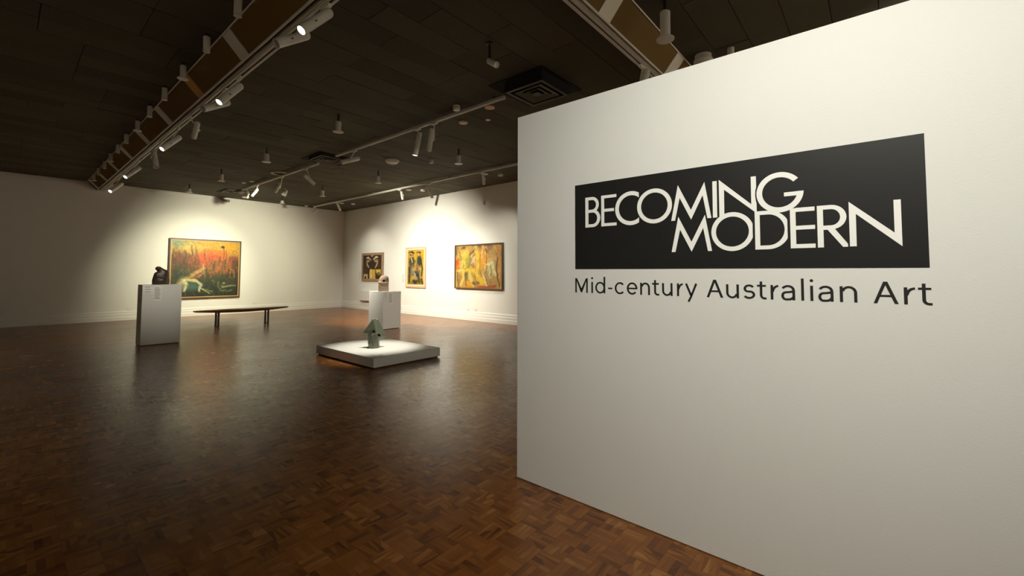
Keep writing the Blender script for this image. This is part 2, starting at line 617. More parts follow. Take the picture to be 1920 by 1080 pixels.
def build_sign():
    root = empty('exhibition_sign', (XP, S0, 1.5806))
    tag(root, 'black rectangular exhibition title sign with white BECOMING MODERN lettering on partition', 'sign')
    part(root, MB().prism([(0, 1.5806), (1.778, 1.5806), (1.778, 2.1669), (0, 2.1669)], sg, .0002, .0030), 'sign_panel', M['black_vinyl'])
    A, B_ = .0030, .0040
    st = .0245
    zb, zt = 1.8645, 2.0715
    L = []

    def bar(mb, s0, s1, z0, z1, e=0):
        mb.prism([(s0, z0), (s1, z0), (s1, z1), (s0, z1)], sg, A, B_ + e)

    def letter(mb):
        part(root, mb, 'letter', M['white_vinyl'])

    # B
    mb = MB(); bar(mb, .083, .107, zb, zt)
    zm = 1.9745
    bar(mb, .107, .140, zt - .021, zt, 1e-5); bar(mb, .107, .145, zm - .0105, zm + .0105, 1e-5); bar(mb, .107, .140, zb, zb + .021, 1e-5)
    r1 = (zt - (zm - .0105)) / 2
    ring(mb, .136, zt - r1, .051, .030, -90, 90, A, B_ + 2e-5, 24, roz=r1, riz=r1 - .021)
    r2 = ((zm + .0105) - zb) / 2
    ring(mb, .140, zb + r2, .057, .034, -90, 90, A, B_ + 3e-5, 24, roz=r2, riz=r2 - .021)
    letter(mb)
    # E
    mb = MB(); bar(mb, .205, .227, zb, zt)
    bar(mb, .227, .316, zt - .020, zt); bar(mb, .227, .298, 1.961, 1.981); bar(mb, .227, .316, zb, zb + .020)
    letter(mb)
    # C
    mb = MB(); ring(mb, .416, 1.968, .109, .083, 48, 312, A, B_, 60, smax=.470); letter(mb)
    # O
    mb = MB(); ring(mb, .568, 1.967, .110, .084, 0, 360, A, B_, 72, roz=.108, riz=.083); letter(mb)

    def Mm(x, z0, z1):
        mb = MB()
        P = [(.672, z0), (.714, z1), (.7875, z0 + .056), (.864, z1), (.899, z0), (.877, z0), (.8535, z1 - .075), (.7875, z0 - .001), (.7235, z1 - .077), (.695, z0)]
        mb.prism([(s + x, z) for s, z in P], sg, A, B_)
        return mb
    letter(Mm(0, 1.866, 2.076))
    mb = MB(); bar(mb, .907, .930, 1.8665, 2.0725); letter(mb)          # I
    # N, its stem just clear of the G
    mb = MB()
    mb.prism([(.941, 1.868), (.941, 2.077), (1.101, 1.923), (1.101, 2.072), (1.1255, 2.071), (1.1255, 2.012), (1.1215, 1.995), (1.1200, 1.968), (1.1230, 1.940), (1.1260, 1.925), (1.1260, 1.872), (.9675, 2.018), (.9665, 1.868)], sg, A, B_)
    letter(mb)
    # G
    mb = MB(); ring(mb, 1.231, 1.972, .1045, .078, 38, 358, A, B_, 60)
    mb.prism([(1.251, 1.948), (1.312, 1.948), (1.309, 1.950), (1.3355, 1.969), (1.251, 1.968)], sg, A, B_ + 4e-5)
    letter(mb)
    # second line
    z2b, z2t = 1.680, 1.885
    letter(Mm(0, 1.679, 1.887))
    mb = MB(); ring(mb, 1.004, 1.782, .107, .0825, 0, 360, A, B_ + 6e-5, 72, smax=1.1045); letter(mb)
    mb = MB(); bar(mb, 1.1155, 1.1390, 1.679, 1.882, 7e-5)
    bar(mb, 1.139, 1.178, 1.8615, 1.882, 7e-5); bar(mb, 1.139, 1.178, 1.679, 1.6995, 7e-5)
    ring(mb, 1.176, 1.7805, .098, .074, -90, 90, A, B_ + 8e-5, 36, roz=.1015, riz=.081, smax=1.2625)
    letter(mb)
    mb = MB(); bar(mb, 1.2745, 1.2985, z2b, 1.883, 9e-5)
    for a, b in ((1.8635, 1.884), (1.773, 1.793), (z2b, 1.7005)):
        bar(mb, 1.2985, 1.378, a, b, 9e-5)
    letter(mb)
    mb = MB(); bar(mb, 1.387, 1.411, z2b, z2t)
    bar(mb, 1.411, 1.443, z2t - .0205, z2t); bar(mb, 1.411, 1.443, 1.7655, 1.786)
    ring(mb, 1.4415, 1.8253, .0595, .0355, -90, 90, A, B_ + 1e-5, 32, riz=.0392)
    mb.prism([(1.424, 1.770), (1.4545, 1.770), (1.5035, 1.694), (1.5035, z2b), (1.4850, z2b)], sg, A, B_ + 2e-5)
    letter(mb)
    mb = MB()
    mb.prism([(1.5105, 1.681), (1.5105, 1.893), (1.6695, 1.737), (1.6695, 1.885), (1.694, 1.885), (1.694, 1.675), (1.536, 1.833), (1.5355, 1.681)], sg, A, B_)
    letter(mb)

    # subtitle in cut vinyl lettering
    sub = empty('sign_subtitle', (XP, S0, 1.40))
    tag(sub, 'black Mid-century Australian Art lettering on partition below the black sign', 'lettering')
    ZB_, XH, CP, AS, DS, TS = 1.4180, 1.4930, 1.5170, 1.5280, 1.3880, 1.5105
    W2, T2 = .0119, .0104          # stem and hairline widths

    def ribbon(mb, pts, w1=W2, w2=None):
        """centre line (s, z) widened to w1 (across s) and w2 (across z)"""
        w2 = w2 or T2
        n = len(pts)
        nr = []
        for i in range(n):
            a, b = pts[max(i - 1, 0)], pts[min(i + 1, n - 1)]
            tx, tz = b[0] - a[0], b[1] - a[1]
            l = math.hypot(tx, tz)
            tx, tz = tx / l, tz / l
            hw = .5 * math.hypot(tz * w1, tx * w2)
            nr.append((-tz * hw, tx * hw))
        for i in range(n - 1):
            p, q = pts[i], pts[i + 1]
            u, v = nr[i], nr[i + 1]
            mb.prism([(p[0] + u[0], p[1] + u[1]), (q[0] + v[0], q[1] + v[1]), (q[0] - v[0], q[1] - v[1]), (p[0] - u[0], p[1] - u[1])], sg, .0002, .0011)

    def glyph(ch, a, b):
        mb = MB()
        h, t = W2 / 2, T2 / 2
        mid = (a + b) / 2
        zm = (ZB_ + XH) / 2
        rx, rz = (b - a) / 2 - h, (XH - ZB_) / 2 - t + .0012
        st = lambda s, z0, z1: mb.prism([(s - h, z0), (s + h, z0), (s + h, z1), (s - h, z1)], sg, .0002, .00112)
        if ch == 'M':
            st(a + h, ZB_, CP); st(b - h, ZB_, CP)
            mb.prism([(a + .004, CP), (a + W2 + .002, CP), (mid, ZB_ + .030), (b - W2 - .002, CP), (b - .004, CP), (mid + .005, ZB_ + .002), (mid - .005, ZB_ + .002)], sg, .0002, .00108)
        elif ch == 'A':
            ax = .0072
            mb.prism([(a, ZB_), (a + W2 + .0012, ZB_), (mid, CP - .016), (b - W2 - .0012, ZB_), (b, ZB_), (mid + ax, CP), (mid - ax, CP)], sg, .0002, .0011)
            mb.prism([(a + .017, ZB_ + .030), (b - .017, ZB_ + .030), (b - .021, ZB_ + .0395), (a + .021, ZB_ + .0395)], sg, .0002, .00114)
        elif ch in 'il':
            st(mid, ZB_, XH if ch == 'i' else AS)
            if ch == 'i':
                mb.prism(arc(mid, CP + .001, .0072, 0, 360, 18)[:-1], sg, .0002, .0011)
        elif ch == '-':
            mb.prism([(a, zm - .008), (b, zm - .008), (b, zm + .002), (a, zm + .002)], sg, .0002, .0011)
        elif ch == 'd':
            st(b - h, ZB_, AS)
            ribbon(mb, arc(mid - .001, zm, rx, 0, 360, 40, rz))
        elif ch == 'c':
            ribbon(mb, arc(mid + .001, zm, rx + .001, 42, 318, 36, rz))
        elif ch == 'e':
            ribbon(mb, arc(mid, zm, rx, 2, 318, 40, rz))
            mb.prism([(a + h, zm - .004), (b - .001, zm - .004), (b - .001, zm + .0052), (a + h, zm + .0052)], sg, .0002, .00114)
        elif ch == 'n':
            st(a + h, ZB_, XH)
            zc = XH - .030
            ribbon(mb, arc(mid + .002, zc, rx - .002, 165, 0, 24, XH - zc - t + .0012) + [(b - h, ZB_)])
        elif ch == 'u':
            st(b - h, ZB_, XH)
            zc = ZB_ + .030
            ribbon(mb, [(a + h, XH)] + arc(mid - .002, zc, rx - .002, 180, 345, 24, zc - ZB_ - t + .0012))
        elif ch == 't':
            s0 = a + .0185
            ribbon(mb, [(s0, TS), (s0, ZB_ + .022)] + arc(s0 + .017, ZB_ + .021, .017, 180, 262, 14, .0168) + [(b - .001, ZB_ + .0042)])
            mb.prism([(a, XH - .010), (b - .003, XH - .010), (b - .003, XH), (a, XH)], sg, .0002, .00114)
        elif ch == 'r':
            st(a + h, ZB_, XH)
            ribbon(mb, [(a + h, XH - .034)] + arc(b + .001, XH - .036, b - a - W2 + .003, 172, 92, 14, .0315))
        elif ch == 'y':
            zd = DS
            k = (mid - a) * .93
            ribbon(mb, [(a + h, XH), (mid - .001, ZB_ + .006)], W2, T2)
            ribbon(mb, [(b - h, XH), (mid - .002, ZB_ - .002), (mid - .016, zd)], W2, T2)
        elif ch == 's':
            r1, r2 = (XH - zm - t) / 2 + .0012, (zm - ZB_ - t) / 2 + .0016
            c1, c2 = XH - t - r1 + .001, ZB_ + t + r2 - .001
            up_ = arc(mid + .001, c1, rx - .003, 28, 235, 20, r1)
            lo_ = arc(mid, c2, rx, 62, -152, 20, r2)
            ribbon(mb, up_ + lo_)
        elif ch == 'a':
            st(b - h - .001, ZB_, XH - .024)
            ribbon(mb, arc(mid - .001, XH - .0235, rx - .001, 158, 0, 22, .0235 - t + .0012))
            cz = ZB_ + .0215
            ribbon(mb, [(b - h, cz + .0235), (mid + .006, cz + .0195)] + arc(a + h + .0145, cz, .0145, 90, 270, 18, .0180) + arc(mid + .000, cz + .004, b - mid - h, 275, 345, 10, .0220))
        return mb

    for ch, a, b in (('M', -.002, .097), ('i', .125, .137), ('d', .156, .229), ('-', .25, .28), ('c', .298, .368), ('e', .382, .453), ('n', .471, .534), ('t', .548, .593), ('u', .61, .673), ('r', .699, .733), ('y', .746, .815),
                     ('A', .865, .952), ('u', .967, 1.031), ('s', 1.05, 1.109), ('t', 1.118, 1.162), ('r', 1.18, 1.215), ('a', 1.227, 1.288), ('l', 1.312, 1.325), ('i', 1.349, 1.363), ('a', 1.382, 1.443), ('n', 1.466, 1.531),
                     ('A', 1.588, 1.674), ('r', 1.692, 1.729), ('t', 1.738, 1.783)):
        part(sub, glyph(ch, a, b), 'letter', M['black_text'])


build_sign()


# ------------------------------------------------------------------ signed-distance modelling for the sculptures
def surface_nets(f, lo, hi, n):
    lo, hi = np.array(lo, float), np.array(hi, float)
    h = (hi - lo).max() / n
    dims = np.ceil((hi - lo) / h).astype(int) + 1
    ax = [lo[i] + h * np.arange(dims[i]) for i in range(3)]
    P = np.stack(np.meshgrid(*ax, indexing='ij'), -1)
    V = f(P)
    S = V < 0
    nx, ny, nz = dims
    c = [(a, b, d) for a in (0, 1) for b in (0, 1) for d in (0, 1)]
    sl = lambda o: tuple(slice(o[i], dims[i] - 1 + o[i]) for i in range(3))
    cnt = sum(S[sl(o)].astype(int) for o in c)
    act = (cnt > 0) & (cnt < 8)
    idx = -np.ones(act.shape, int)
    idx[act] = np.arange(act.sum())
    acc = np.zeros(act.shape + (3,))
    num = np.zeros(act.shape)
    for a in c:
        for k in range(3):
            if a[k]:
                continue
            b = list(a); b[k] = 1
            va, vb = V[sl(a)], V[sl(b)]
            cr = (va < 0) != (vb < 0)
            t = np.where(cr, va / np.where(va == vb, 1, va - vb), 0)
            p = np.zeros(act.shape + (3,)) + np.array(a)
            p[..., k] = t
            acc += p * cr[..., None]
            num += cr
    ii = np.argwhere(act)
    verts = lo + h * (ii + acc[act] / num[act][:, None])
    faces = []
    for k in range(3):
        u, v = (k + 1) % 3, (k + 2) % 3
        s = [slice(1, dims[i] - 1) for i in range(3)]
        s[k] = slice(0, dims[k] - 1)
        s2 = list(s)
        s2[k] = slice(1, dims[k])
        A, B = S[tuple(s)], S[tuple(s2)]
        for flip in (0, 1):
            e = np.argwhere((A & ~B) if not flip else (~A & B))
            base = e.copy()
            base += np.array([s[i].start for i in range(3)])
            du = np.zeros(3, int); du[u] = 1
            dv = np.zeros(3, int); dv[v] = 1
            q = [base - du - dv, base - dv, base, base - du]
            q = [idx[tuple(x.T)] for x in q]
            if flip:
                q = q[::-1]
            faces.append(np.stack(q, 1))
    faces = np.concatenate(faces)
    return verts, faces[(faces >= 0).all(1)]


def sdf_obj(name, f, lo, hi, n, material, parent=None):
    v, q = surface_nets(f, lo, hi, n)
    me = bpy.data.meshes.new(name)
    me.from_pydata(v.tolist(), [], q.tolist())
    for p in me.polygons:
        p.use_smooth = True
    me.update()
    return link(name, me, material, parent)


def ell(P, c, r, ang=0.):
    """approximate ellipsoid distance, rotated by ang about Y"""
    q = P - np.array(c)
    ca, sa = math.cos(ang), math.sin(ang)
    x = q[..., 0] * ca + q[..., 2] * sa
    z = -q[..., 0] * sa + q[..., 2] * ca
    k = np.sqrt((x / r[0]) ** 2 + (q[..., 1] / r[1]) ** 2 + (z / r[2]) ** 2)
    return (k - 1) * min(r)


def cap(P, a, b, ra, rb):
    a, b = np.array(a), np.array(b)
    ab = b - a
    t = np.clip(((P - a) @ ab) / (ab @ ab), 0, 1)
    return np.linalg.norm(P - (a + t[..., None] * ab), axis=-1) - (ra + (rb - ra) * t)


def smin(a, b, k):
    h = np.clip(.5 + .5 * (b - a) / k, 0, 1)
    return b * (1 - h) + a * h - k * h * (1 - h)


def smax(a, b, k):
    return -smin(-a, -b, k)


def hull(P, pts):
    pts = np.array(pts, float)
    planes = []
    n = len(pts)
    for i in range(n):
        for j in range(i + 1, n):
            for k in range(j + 1, n):
                nr = np.cross(pts[j] - pts[i], pts[k] - pts[i])
                ln = np.linalg.norm(nr)
                if ln < 1e-9:
                    continue
                nr /= ln
                d = (pts - pts[i]) @ nr
                if (d < 1e-7).all():
                    planes.append((nr, nr @ pts[i]))
                elif (d > -1e-7).all():
                    planes.append((-nr, -nr @ pts[i]))
    r = None
    for nr, d in planes:
        v = P @ nr - d
        r = v if r is None else np.maximum(r, v)
    return r


# ------------------------------------------------------------------ plinths, labels, sculptures
def plinth(name, label, x0, x1, y0, y1, z, foot=.012):
    r = empty(name, ((x0 + x1) / 2, (y0 + y1) / 2, 0))
    tag(r, label, 'plinth')
    part(r, MB().bbox(x0, x1, y0, y1, foot, z, .004), 'plinth_body', M['plinth'])
    part(r, MB().box(x0 + .03, x1 - .03, y0 + .03, y1 - .03, .001, foot + .001), 'recessed_foot', M['dark_metal'])
    return r


def label_card(label, face, w_, h_, lines, group):
    """thin card; face(u, v, d) maps card coordinates to the world"""
    r = empty('caption_label', face(w_ / 2, 0, 0))
    tag(r, label, 'label', group)
    cardo = part(r, MB().prism([(0, 0), (w_, 0), (w_, h_), (0, h_)], face, .0006, .006), 'card', M['card'])
    mb = MB()
    for k in range(lines):
        z = h_ * .90 - (h_ * .72) * k / max(lines - 1, 1)
        mb.prism([(w_ * .1, z - .007), (w_ * (.55 + .33 * random.random()), z - .007), (w_ * (.9 if k % 3 else .7), z + .004), (w_ * .1, z + .004)], face, .006, .0063)
    subpart(cardo, mb, 'printed_text', M['ink'])
    return r


P1 = (1.885, 2.560, 11.77, 12.24, 1.28)
plinth('tall_plinth', 'tall white plinth carrying the dark bronze figure near the timber bench', *P1)
label_card('small square white label on the tall bronze figure plinth', lambda u, v, d: (1.905 + u, P1[2] - d, 1.112 + v), .150, .138, 3, 'plinth labels')
label_card('long white text label on the tall bronze figure plinth', lambda u, v, d: (2.075 + u, P1[2] - d, .925 + v), .130, .322, 9, 'plinth labels')

P2 = (6.710, 7.285, 10.29, 11.0, 1.03)
plinth('square_plinth', 'white plinth with grey side carrying the beige stone sculpture', *P2)
label_card('small square white label on the stone sculpture plinth', lambda u, v, d: (6.735 + u, P2[2] - d, .865 + v), .130, .135, 3, 'plinth labels')
label_card('long white text label on the stone sculpture plinth', lambda u, v, d: (6.885 + u, P2[2] - d, .680 + v), .130, .320, 9, 'plinth labels')

P3 = (3.885, 5.265, 6.20, 8.16, .172)
plinth('low_platform', 'low wide white display platform under the green angular sculpture', *P3, foot=.022)
tagcard = MB().bbox(4.02, 4.16, 6.36, 6.50, .1725, .178, .001).build('floor_label', M['card'])
tag(tagcard, 'flat pale label lying on the near corner of low platform', 'label', 'plinth labels')


def bronze_figure(P):
    k = .00051
    kz = .000646
    X = lambda a: (a - 540) * k
    Z = lambda b: (940 - b) * kz
    body = ell(P, (X(540), 0, Z(790)), (.134, .105, .215))
    base = ell(P, (X(545), 0, Z(930)), (.136, .110, .180))
    d = smin(body, base, .05)
    back = cap(P, (X(660), .01, Z(540)), (X(700), .02, Z(800)), .058, .060)
    d = smin(d, back, .05)
    should = cap(P, (X(400), -.03, Z(600)), (X(380), -.03, Z(820)), .040, .048)
    d = smin(d, should, .04)
    neck = cap(P, (X(470), -.01, Z(415)), (X(690), .01, Z(560)), .048, .056)
    d = smin(d, neck, .025)
    head = ell(P, (X(440), -.02, Z(395)), (.052, .050, .044), .25)
    d = smin(d, head, .016)
    arm = cap(P, (X(410), -.085, Z(670)), (X(690), -.092, Z(705)), .020, .020)
    d = smin(d, arm, .018)
    knee = ell(P, (X(510), -.075, Z(830)), (.085, .045, .055))
    d = smin(d, knee, .03)
    hollow = cap(P, (X(450), -.10, Z(520)), (X(600), -.10, Z(560)), .012, .022)
    d = smax(d, -hollow, .02)
    groove = cap(P, (X(480), -.115, Z(735)), (X(720), -.115, Z(745)), .008, .010)
    d = smax(d, -groove, .012)
    return np.maximum(d, -P[..., 2])


def stone_form(P):
    k = .00069
    X = lambda a: (a - 650) * k
    Z = lambda b: (918 - b) * .00071
    q = np.abs(P - np.array([X(650), 0, Z(760)])) - np.array([.128, .10, .130])
    box = np.linalg.norm(np.maximum(q, 0), axis=-1) + np.minimum(q.max(-1), 0) - .012
    hd = ell(P, (X(668), 0, Z(490)), (.138, .105, .150))
    d = smin(box, hd, .03)
    beak = cap(P, (X(462), -.05, Z(545)), (X(600), -.06, Z(610)), .022, .040)
    d = smin(d, beak, .022)
    bulge = ell(P, (X(735), -.07, Z(610)), (.045, .045, .034))
    d = smin(d, bulge, .02)
    groove = cap(P, (X(430), -.115, Z(600)), (X(590), -.125, Z(705)), .016, .022)
    groove2 = cap(P, (X(590), -.125, Z(705)), (X(770), -.115, Z(715)), .022, .014)
    d = smax(d, -groove, .012)
    d = smax(d, -groove2, .012)
    hole = cap(P, (X(662), -.25, Z(515)), (X(662), .02, Z(505)), .034, .026)
    d = smax(d, -hole, .008)
    dent = ell(P, (X(690), -.05, Z(295)), (.035, .04, .012))
    d = smax(d, -dent, .012)
    flat = P[..., 0] * .88 - P[..., 1] * .1 - .129
    d = smax(d, flat, .02)
    return np.maximum(d, -P[..., 2])


def green_form(P):
    X = lambda a: (a - 560) * .0007
    Z = lambda b: (915 - b) * .00072
    v = lambda a, b, y: (X(a), y, Z(b))
    up_ = hull(P, [v(530, 172, .0), v(655, 185, -.01), v(278, 530, .03), v(895, 655, .06), v(850, 705, .05), v(620, 560, -.12), v(420, 700, .02), v(560, 600, .16), v(700, 740, .0), v(590, 430, -.095)])
    low = hull(P, [v(490, 560, -.115), v(640, 560, -.11), v(400, 640, .03), v(690, 720, .05), v(430, 915, -.07), v(540, 925, -.13), v(690, 915, -.10), v(735, 915, .02), v(600, 915, .12), v(420, 915, .08)])
    d = smin(up_, low, .035)
    n1 = ell(P, v(300, 720, -.02), (.060, .12, .085))
    d = smax(d, -n1, .02)
    h1 = cap(P, v(590, 520, -.30), v(545, 500, -.05), .010, .022)
    h2 = smin(cap(P, v(690, 580, -.30), v(670, 590, .03), .016, .022), cap(P, v(725, 605, -.30), v(700, 610, .03), .010, .014), .01)
    d = smax(d, -h1, .012)
    d = smax(d, -h2, .012)
    n2 = cap(P, v(800, 830, -.2), v(800, 830, .2), .065, .065)
    d = smax(d, -n2, .015)
    n3 = cap(P, v(590, 300, -.16), v(640, 520, -.17), .03, .05)
    d = smax(d, -n3, .02)
    return np.maximum(d, -P[..., 2])


o = sdf_obj('bronze_figure', bronze_figure, (-.22, -.18, -.02), (.22, .18, .45), 72, M['bronze'])
o.location = (2.225, 12.0, 1.2805)
o.rotation_euler = (0, 0, math.radians(-10))
tag(o, 'dark bronze huddled figure with bowed head standing on the tall plinth', 'sculpture')
o = sdf_obj('stone_sculpture', stone_form, (-.22, -.2, -.02), (.22, .2, .47), 72, M['stone'])
o.location = (6.93, 10.62, 1.0305)
o.rotation_euler = (0, 0, math.radians(-33))
tag(o, 'rounded beige stone sculpture pierced by a round hole on white plinth', 'sculpture')
o = sdf_obj('angular_sculpture', green_form, (-.28, -.2, -.02), (.3, .24, .56), 84, M['green'])
o.location = (4.46, 7.12, .1725)
o.rotation_euler = (0, 0, math.radians(-32))
tag(o, 'green-grey angular abstract sculpture with two holes on the low platform', 'sculpture')


# ------------------------------------------------------------------ bench
def build_bench():
    r = empty('timber_bench', (4.66, 14.42, 0))
    tag(r, 'long dark timber bench with tapered ends in front of the landscape painting', 'bench')
    cx, cy, hl, hw = 4.655, 14.42, 1.225, .24
    prof = []
    n = 16
    for i in range(n + 1):
        t = -1 + 2 * i / n
        wd = hw * (1 - .52 * abs(t) ** 2.4)
        prof.append((cx + hl * t, wd))
    z1, z0 = .475, .425
    top, bot = [], []
    for x, wd in prof:
        t = abs(x - cx) / hl
        th = .082 * (1 - .60 * t ** 2)
        top += [(x, cy - wd, z1), (x, cy + wd, z1)]
        bot += [(x, cy - wd * .93, z1 - th), (x, cy + wd * .93, z1 - th)]
    vs = top + bot
    N = len(top)
    fs = []
    for i in range(n):
        a = 2 * i
        fs += [(a, a + 2, a + 3, a + 1), (N + a, N + a + 1, N + a + 3, N + a + 2), (a, N + a, N + a + 2, a + 2), (a + 1, a + 3, N + a + 3, N + a + 1)]
    fs += [(0, 1, N + 1, N), (2 * n, N + 2 * n, N + 2 * n + 1, 2 * n + 1)]
    part(r, MB().add(vs, fs), 'seat', M['bench'])
    for x in (3.98, 5.29):
        for y in (14.30, 14.53):
            part(r, MB().bbox(x - .022, x + .022, y - .028, y + .028, .0012, .400, .005), 'leg', M['bench_leg'])
        part(r, MB().box(x - .012, x + .012, 14.328, 14.502, .002, .022), 'floor_runner', M['bench_leg'])
        part(r, MB().box(x - .03, x + .03, 14.27, 14.57, .385, .408), 'seat_bearer', M['bench_leg'])


build_bench()


# ------------------------------------------------------------------ paintings
def srgb(c):
    return np.array(lin(c))


def vnoise(h, w_, n, seed):
    r = np.random.default_rng(seed)
    g = r.random((n + 2, int(n * w_ / h) + 3))
    ys = np.linspace(0, n, h, endpoint=False)
    xs = np.linspace(0, n * w_ / h, w_, endpoint=False)
    yi, xi = ys.astype(int), xs.astype(int)
    fy, fx = (ys - yi)[:, None], (xs - xi)[None]
    fy, fx = fy * fy * (3 - 2 * fy), fx * fx * (3 - 2 * fx)
    a = g[np.ix_(yi, xi)]; b = g[np.ix_(yi, xi + 1)]; c = g[np.ix_(yi + 1, xi)]; d = g[np.ix_(yi + 1, xi + 1)]
    return (a * (1 - fx) + b * fx) * (1 - fy) + (c * (1 - fx) + d * fx) * fy


class Paint:
    """little brush engine: colours of a canvas grid, u to the right, v down, both 0..1"""

    def __init__(self, w_, h_, base):
        self.w, self.h = w_, h_
        self.a = np.zeros((h_, w_, 3)) + srgb(base)
        self.V, self.U = np.meshgrid((np.arange(h_) + .5) / h_, (np.arange(w_) + .5) / w_, indexing='ij')
        self.asp = w_ / h_
        n = vnoise(h_, w_, 9, 5) - .5
        self.du = .05 * n
        self.dv = .05 * (vnoise(h_, w_, 8, 6) - .5)

    def mix(self, al, col):
        al = np.clip(al, 0, 1)[..., None]
        self.a = self.a * (1 - al) + srgb(col) * al

    def grad(self, stops):
        vs = [s[0] for s in stops]
        for c in range(3):
            self.a[..., c] = np.interp(self.V + self.dv * 2, vs, [srgb(s[1])[c] for s in stops])

    def blob(self, u, v, ru, rv, col, al=1., ang=0., soft=.35, warp=1.):
        x = (self.U + self.du * warp - u) * self.asp
        y = self.V + self.dv * warp - v
        ca, sa = math.cos(math.radians(ang)), math.sin(math.radians(ang))
        X, Y = x * ca + y * sa, -x * sa + y * ca
        d = np.sqrt((X / (ru * self.asp)) ** 2 + (Y / rv) ** 2)
        self.mix(al * np.clip((1 + soft - d) / (2 * soft + 1e-6), 0, 1), col)

    def stroke(self, pts, wd, col, al=1., soft=.5, warp=.6):
        x = (self.U + self.du * warp) * self.asp
        y = self.V + self.dv * warp
        best = np.full(x.shape, 9.)
        for (u0, v0), (u1, v1) in zip(pts[:-1], pts[1:]):
            a = np.array([u0 * self.asp, v0]); b = np.array([u1 * self.asp, v1])
            ab = b - a
            t = np.clip(((x - a[0]) * ab[0] + (y - a[1]) * ab[1]) / (ab @ ab + 1e-9), 0, 1)
            best = np.minimum(best, np.hypot(x - a[0] - t * ab[0], y - a[1] - t * ab[1]))
        self.mix(al * np.clip((wd * (1 + soft) - best) / (2 * soft * wd + 1e-6), 0, 1), col)

    def poly(self, pts, col, al=1.):
        u, v = self.U + self.du * .25, self.V + self.dv * .25
        ins = np.zeros(u.shape, bool)
        n = len(pts)
        for i in range(n):
            (x0, y0), (x1, y1) = pts[i], pts[(i + 1) % n]
            c = ((y0 > v) != (y1 > v)) & (u < (x1 - x0) * (v - y0) / (y1 - y0 + 1e-12) + x0)
            ins ^= c
        self.mix(ins * al, col)

    def daub(self, n, box, cols, seed, ln=(.03, .1), wd=(.006, .014), ang=(70, 110), al=.5):
        r = random.Random(seed)
        for _ in range(n):
            u, v = r.uniform(box[0], box[2]), r.uniform(box[1], box[3])
            a = math.radians(r.uniform(*ang)); L = r.uniform(*ln)
            self.stroke([(u - math.cos(a) * L / 2 / self.asp, v - math.sin(a) * L / 2), (u + math.cos(a) * L / 2 / self.asp, v + math.sin(a) * L / 2)], r.uniform(*wd), r.choice(cols), al, .6, .3)

    def grain(self, s=.12):
        self.a *= (1 + s * (vnoise(self.h, self.w, 40, 9) - .5) * 2)[..., None]


